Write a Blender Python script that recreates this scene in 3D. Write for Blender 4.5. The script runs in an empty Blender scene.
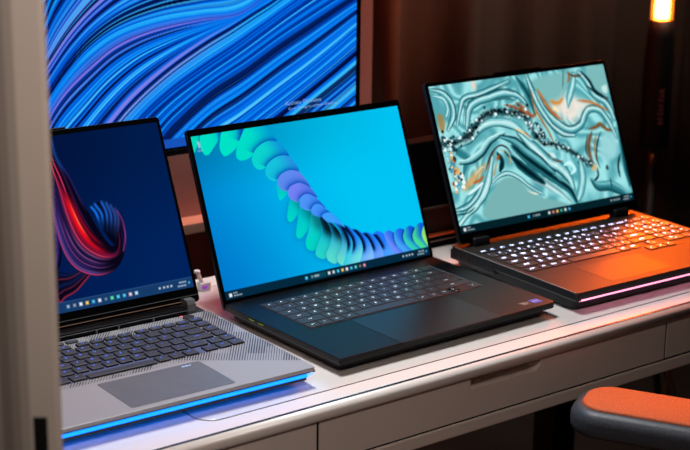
import bpy, bmesh, math, random
import numpy as np
from mathutils import Matrix, Vector
random.seed(4)
rng = np.random.RandomState(7)
SC = bpy.context.scene
COL = SC.collection
DZ = 0.74                                   # height of the desk top
PI = math.pi

# ------------------------------------------------------------------ helpers
def lin(c):
    r = []
    for x in c[:3]:
        x = x / 255.0
        r.append(x / 12.92 if x <= 0.04045 else ((x + 0.055) / 1.055) ** 2.4)
    return tuple(r) + (1.0,)

def mat(name, col, rough=0.5, metal=0.0, coat=0.0, coat_rough=0.1, emit=None, es=0.0, spec=0.5, sheen=0.0):
    m = bpy.data.materials.new(name); m.use_nodes = True
    b = m.node_tree.nodes['Principled BSDF']
    b.inputs['Base Color'].default_value = lin(col)
    b.inputs['Roughness'].default_value = rough
    b.inputs['Metallic'].default_value = metal
    b.inputs['Coat Weight'].default_value = coat
    b.inputs['Coat Roughness'].default_value = coat_rough
    b.inputs['Specular IOR Level'].default_value = spec
    b.inputs['Sheen Weight'].default_value = sheen
    if emit is not None:
        b.inputs['Emission Color'].default_value = lin(emit)
        b.inputs['Emission Strength'].default_value = es
    return m

def noisy(m, scale=40.0, amt=0.12, bump=0.0, stretch=(1, 1, 1), detail=4.0, rough_amt=0.0):
    """mottle a principled material's colour (wear / grain) and optionally add bump"""
    nt = m.node_tree; b = nt.nodes['Principled BSDF']
    tc = nt.nodes.new('ShaderNodeTexCoord'); mp = nt.nodes.new('ShaderNodeMapping')
    mp.inputs['Scale'].default_value = stretch
    nz = nt.nodes.new('ShaderNodeTexNoise'); nz.inputs['Scale'].default_value = scale; nz.inputs['Detail'].default_value = detail
    nt.links.new(tc.outputs['Object'], mp.inputs['Vector']); nt.links.new(mp.outputs['Vector'], nz.inputs['Vector'])
    c = b.inputs['Base Color'].default_value[:]
    rp = nt.nodes.new('ShaderNodeValToRGB')
    rp.color_ramp.elements[0].position = 0.3; rp.color_ramp.elements[1].position = 0.7
    rp.color_ramp.elements[0].color = tuple(x * (1 - amt) for x in c[:3]) + (1,)
    rp.color_ramp.elements[1].color = tuple(min(1, x * (1 + amt)) for x in c[:3]) + (1,)
    nt.links.new(nz.outputs['Fac'], rp.inputs['Fac']); nt.links.new(rp.outputs['Color'], b.inputs['Base Color'])
    if bump:
        bp = nt.nodes.new('ShaderNodeBump'); bp.inputs['Strength'].default_value = bump; bp.inputs['Distance'].default_value = 0.001
        nt.links.new(nz.outputs['Fac'], bp.inputs['Height']); nt.links.new(bp.outputs['Normal'], b.inputs['Normal'])
    if rough_amt:
        mr = nt.nodes.new('ShaderNodeMapRange'); r = b.inputs['Roughness'].default_value
        mr.inputs['To Min'].default_value = max(0, r - rough_amt); mr.inputs['To Max'].default_value = r + rough_amt
        nt.links.new(nz.outputs['Fac'], mr.inputs['Value']); nt.links.new(mr.outputs['Result'], b.inputs['Roughness'])
    return m

def obj(name, bm, mats, parent=None, loc=(0, 0, 0), rot=(0, 0, 0), smooth=False):
    if isinstance(bm, bmesh.types.BMesh):
        me = bpy.data.meshes.new(name); bm.to_mesh(me); bm.free()
    else:
        me = bm
    if not isinstance(mats, (list, tuple)): mats = [mats]
    if not me.materials:
        for m in mats: me.materials.append(m)
    if smooth:
        me.polygons.foreach_set('use_smooth', [True] * len(me.polygons))
    o = bpy.data.objects.new(name, me); COL.objects.link(o)
    o.location = loc; o.rotation_euler = rot
    if parent: o.parent = parent
    return o

def thing(name, label, cat, loc=(0, 0, 0), rz=0.0, group=None):
    o = bpy.data.objects.new(name, None); COL.objects.link(o)
    o.empty_display_size = 0.05
    o.location = loc; o.rotation_euler = (0, 0, rz)
    o['label'] = label; o['category'] = cat
    if group: o['group'] = group
    return o

def struct(o, label=None, cat=None):
    o['kind'] = 'structure'
    if label: o['label'] = label
    if cat: o['category'] = cat
    return o

def box(bm, x0, x1, y0, y1, z0, z1, bev=0.0, seg=2, mi=0):
    t = bmesh.new()
    bmesh.ops.create_cube(t, size=1.0)
    for v in t.verts:
        v.co = Vector(((x0 + x1) / 2 + v.co.x * (x1 - x0), (y0 + y1) / 2 + v.co.y * (y1 - y0), (z0 + z1) / 2 + v.co.z * (z1 - z0)))
    if bev > 0:
        bmesh.ops.bevel(t, geom=t.edges[:], offset=bev, segments=seg, affect='EDGES', profile=0.5)
    add(bm, t, mi)

def add(bm, t, mi=0):
    mp = {}
    for v in t.verts: mp[v] = bm.verts.new(v.co)
    for f in t.faces:
        try:
            n = bm.faces.new([mp[v] for v in f.verts]); n.material_index = mi; n.smooth = f.smooth
        except ValueError: pass
    t.free()

def rrect(x0, x1, y0, y1, r, n=6):
    if not isinstance(r, (list, tuple)): r = [r] * 4     # order: BL, BR, TR, TL
    pts = []
    for (cx, cy, a0, rr) in ((x0, y0, PI, r[0]), (x1, y0, 1.5 * PI, r[1]), (x1, y1, 0, r[2]), (x0, y1, .5 * PI, r[3])):
        sx = 1 if cx == x0 else -1; sy = 1 if cy == y0 else -1
        if rr <= 0: pts.append((cx, cy)); continue
        for i in range(n + 1):
            a = a0 + .5 * PI * i / n
            pts.append((cx + sx * rr + rr * math.cos(a), cy + sy * rr + rr * math.sin(a)))
    return pts

def prism(bm, pts, z0, z1, top=0.0, bot=0.0, mi=0, plane='xy', seg=2):
    """closed outline extruded, with small chamfers on top / bottom rims"""
    def inset(p, d):
        n = len(p); o = []
        for i in range(n):
            a, b, c = Vector(p[i - 1]), Vector(p[i]), Vector(p[(i + 1) % n])
            e1 = (b - a); e2 = (c - b)
            if e1.length < 1e-9: e1 = e2
            if e2.length < 1e-9: e2 = e1
            e1.normalize(); e2.normalize()
            n1 = Vector((-e1.y, e1.x)); n2 = Vector((-e2.y, e2.x)); m = n1 + n2
            if m.length < 1e-6: m = n1
            m.normalize(); k = d / max(.35, m.dot(n1))
            o.append((b.x + m.x * k, b.y + m.y * k))
        return o
    rings = []
    if bot > 0:
        for i in range(seg, 0, -1):
            a = .5 * PI * i / seg; rings.append((inset(pts, bot * (1 - math.cos(a))), z0 + bot * (1 - math.sin(a))))
    rings.append((pts, z0 + bot))
    rings.append((pts, z1 - top))
    if top > 0:
        for i in range(1, seg + 1):
            a = .5 * PI * i / seg; rings.append((inset(pts, top * (1 - math.cos(a))), z1 - top * (1 - math.sin(a))))
    vs = []
    for p, z in rings:
        if plane == 'xy': vs.append([bm.verts.new((x, y, z)) for x, y in p])
        elif plane == 'xz': vs.append([bm.verts.new((x, -z, y)) for x, y in p])
        else: vs.append([bm.verts.new((z, x, y)) for x, y in p])
    n = len(pts)
    for a, b in zip(vs, vs[1:]):
        for i in range(n):
            f = bm.faces.new((a[i], a[(i + 1) % n], b[(i + 1) % n], b[i])); f.material_index = mi
    f = bm.faces.new(vs[-1]); f.material_index = mi
    f = bm.faces.new(vs[0][::-1]); f.material_index = mi

def lathe(bm, prof, cx=0, cy=0, n=32, mi=0, smooth=True):
    rings = []
    for r, z in prof:
        rings.append([bm.verts.new((cx + r * math.cos(2 * PI * i / n), cy + r * math.sin(2 * PI * i / n), z)) for i in range(n)])
    for a, b in zip(rings, rings[1:]):
        for i in range(n):
            f = bm.faces.new((a[i], a[(i + 1) % n], b[(i + 1) % n], b[i])); f.material_index = mi; f.smooth = smooth
    f = bm.faces.new(rings[0][::-1]); f.material_index = mi
    f = bm.faces.new(rings[-1]); f.material_index = mi

def tube(bm, path, r, n=12, mi=0):
    path = [Vector(p) for p in path]; rings = []
    for i, p in enumerate(path):
        t = (path[min(i + 1, len(path) - 1)] - path[max(i - 1, 0)]).normalized()
        u = t.cross(Vector((0, 0, 1)))
        if u.length < 1e-3: u = t.cross(Vector((1, 0, 0)))
        u.normalize(); w = t.cross(u)
        rings.append([bm.verts.new(p + r * (math.cos(2 * PI * k / n) * u + math.sin(2 * PI * k / n) * w)) for k in range(n)])
    for a, b in zip(rings, rings[1:]):
        for k in range(n):
            f = bm.faces.new((a[k], a[(k + 1) % n], b[(k + 1) % n], b[k])); f.smooth = True; f.material_index = mi
    bm.faces.new(rings[0][::-1]).material_index = mi; bm.faces.new(rings[-1]).material_index = mi

# ------------------------------------------------------------------ lettering: the built-in font, as meshes
GLYPH = {}
def make_glyphs(words):
    tmp = {}
    for w in words:
        cu = bpy.data.curves.new('glyph', 'FONT'); cu.body = w; cu.size = 1.0; cu.align_x = 'CENTER'; cu.align_y = 'CENTER'
        cu.resolution_u = 2
        o = bpy.data.objects.new('glyph', cu); COL.objects.link(o); tmp[w] = o
    bpy.context.view_layer.update()
    dg = bpy.context.evaluated_depsgraph_get()
    for w, o in tmp.items():
        me = bpy.data.meshes.new_from_object(o.evaluated_get(dg))
        GLYPH[w] = ([v.co.copy() for v in me.vertices], [list(p.vertices) for p in me.polygons])
        bpy.data.meshes.remove(me)
    for o in tmp.values():
        cu = o.data; bpy.data.objects.remove(o); bpy.data.curves.remove(cu)

def put_glyph(bm, w, x, y, z, s, mi, f=lambda p: p):
    vs, fs = GLYPH[w]
    nv = [bm.verts.new(f(Vector((x + v.x * s, y + v.y * s, z)))) for v in vs]
    for p in fs:
        try: bm.faces.new([nv[i] for i in p]).material_index = mi
        except ValueError: pass

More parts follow.
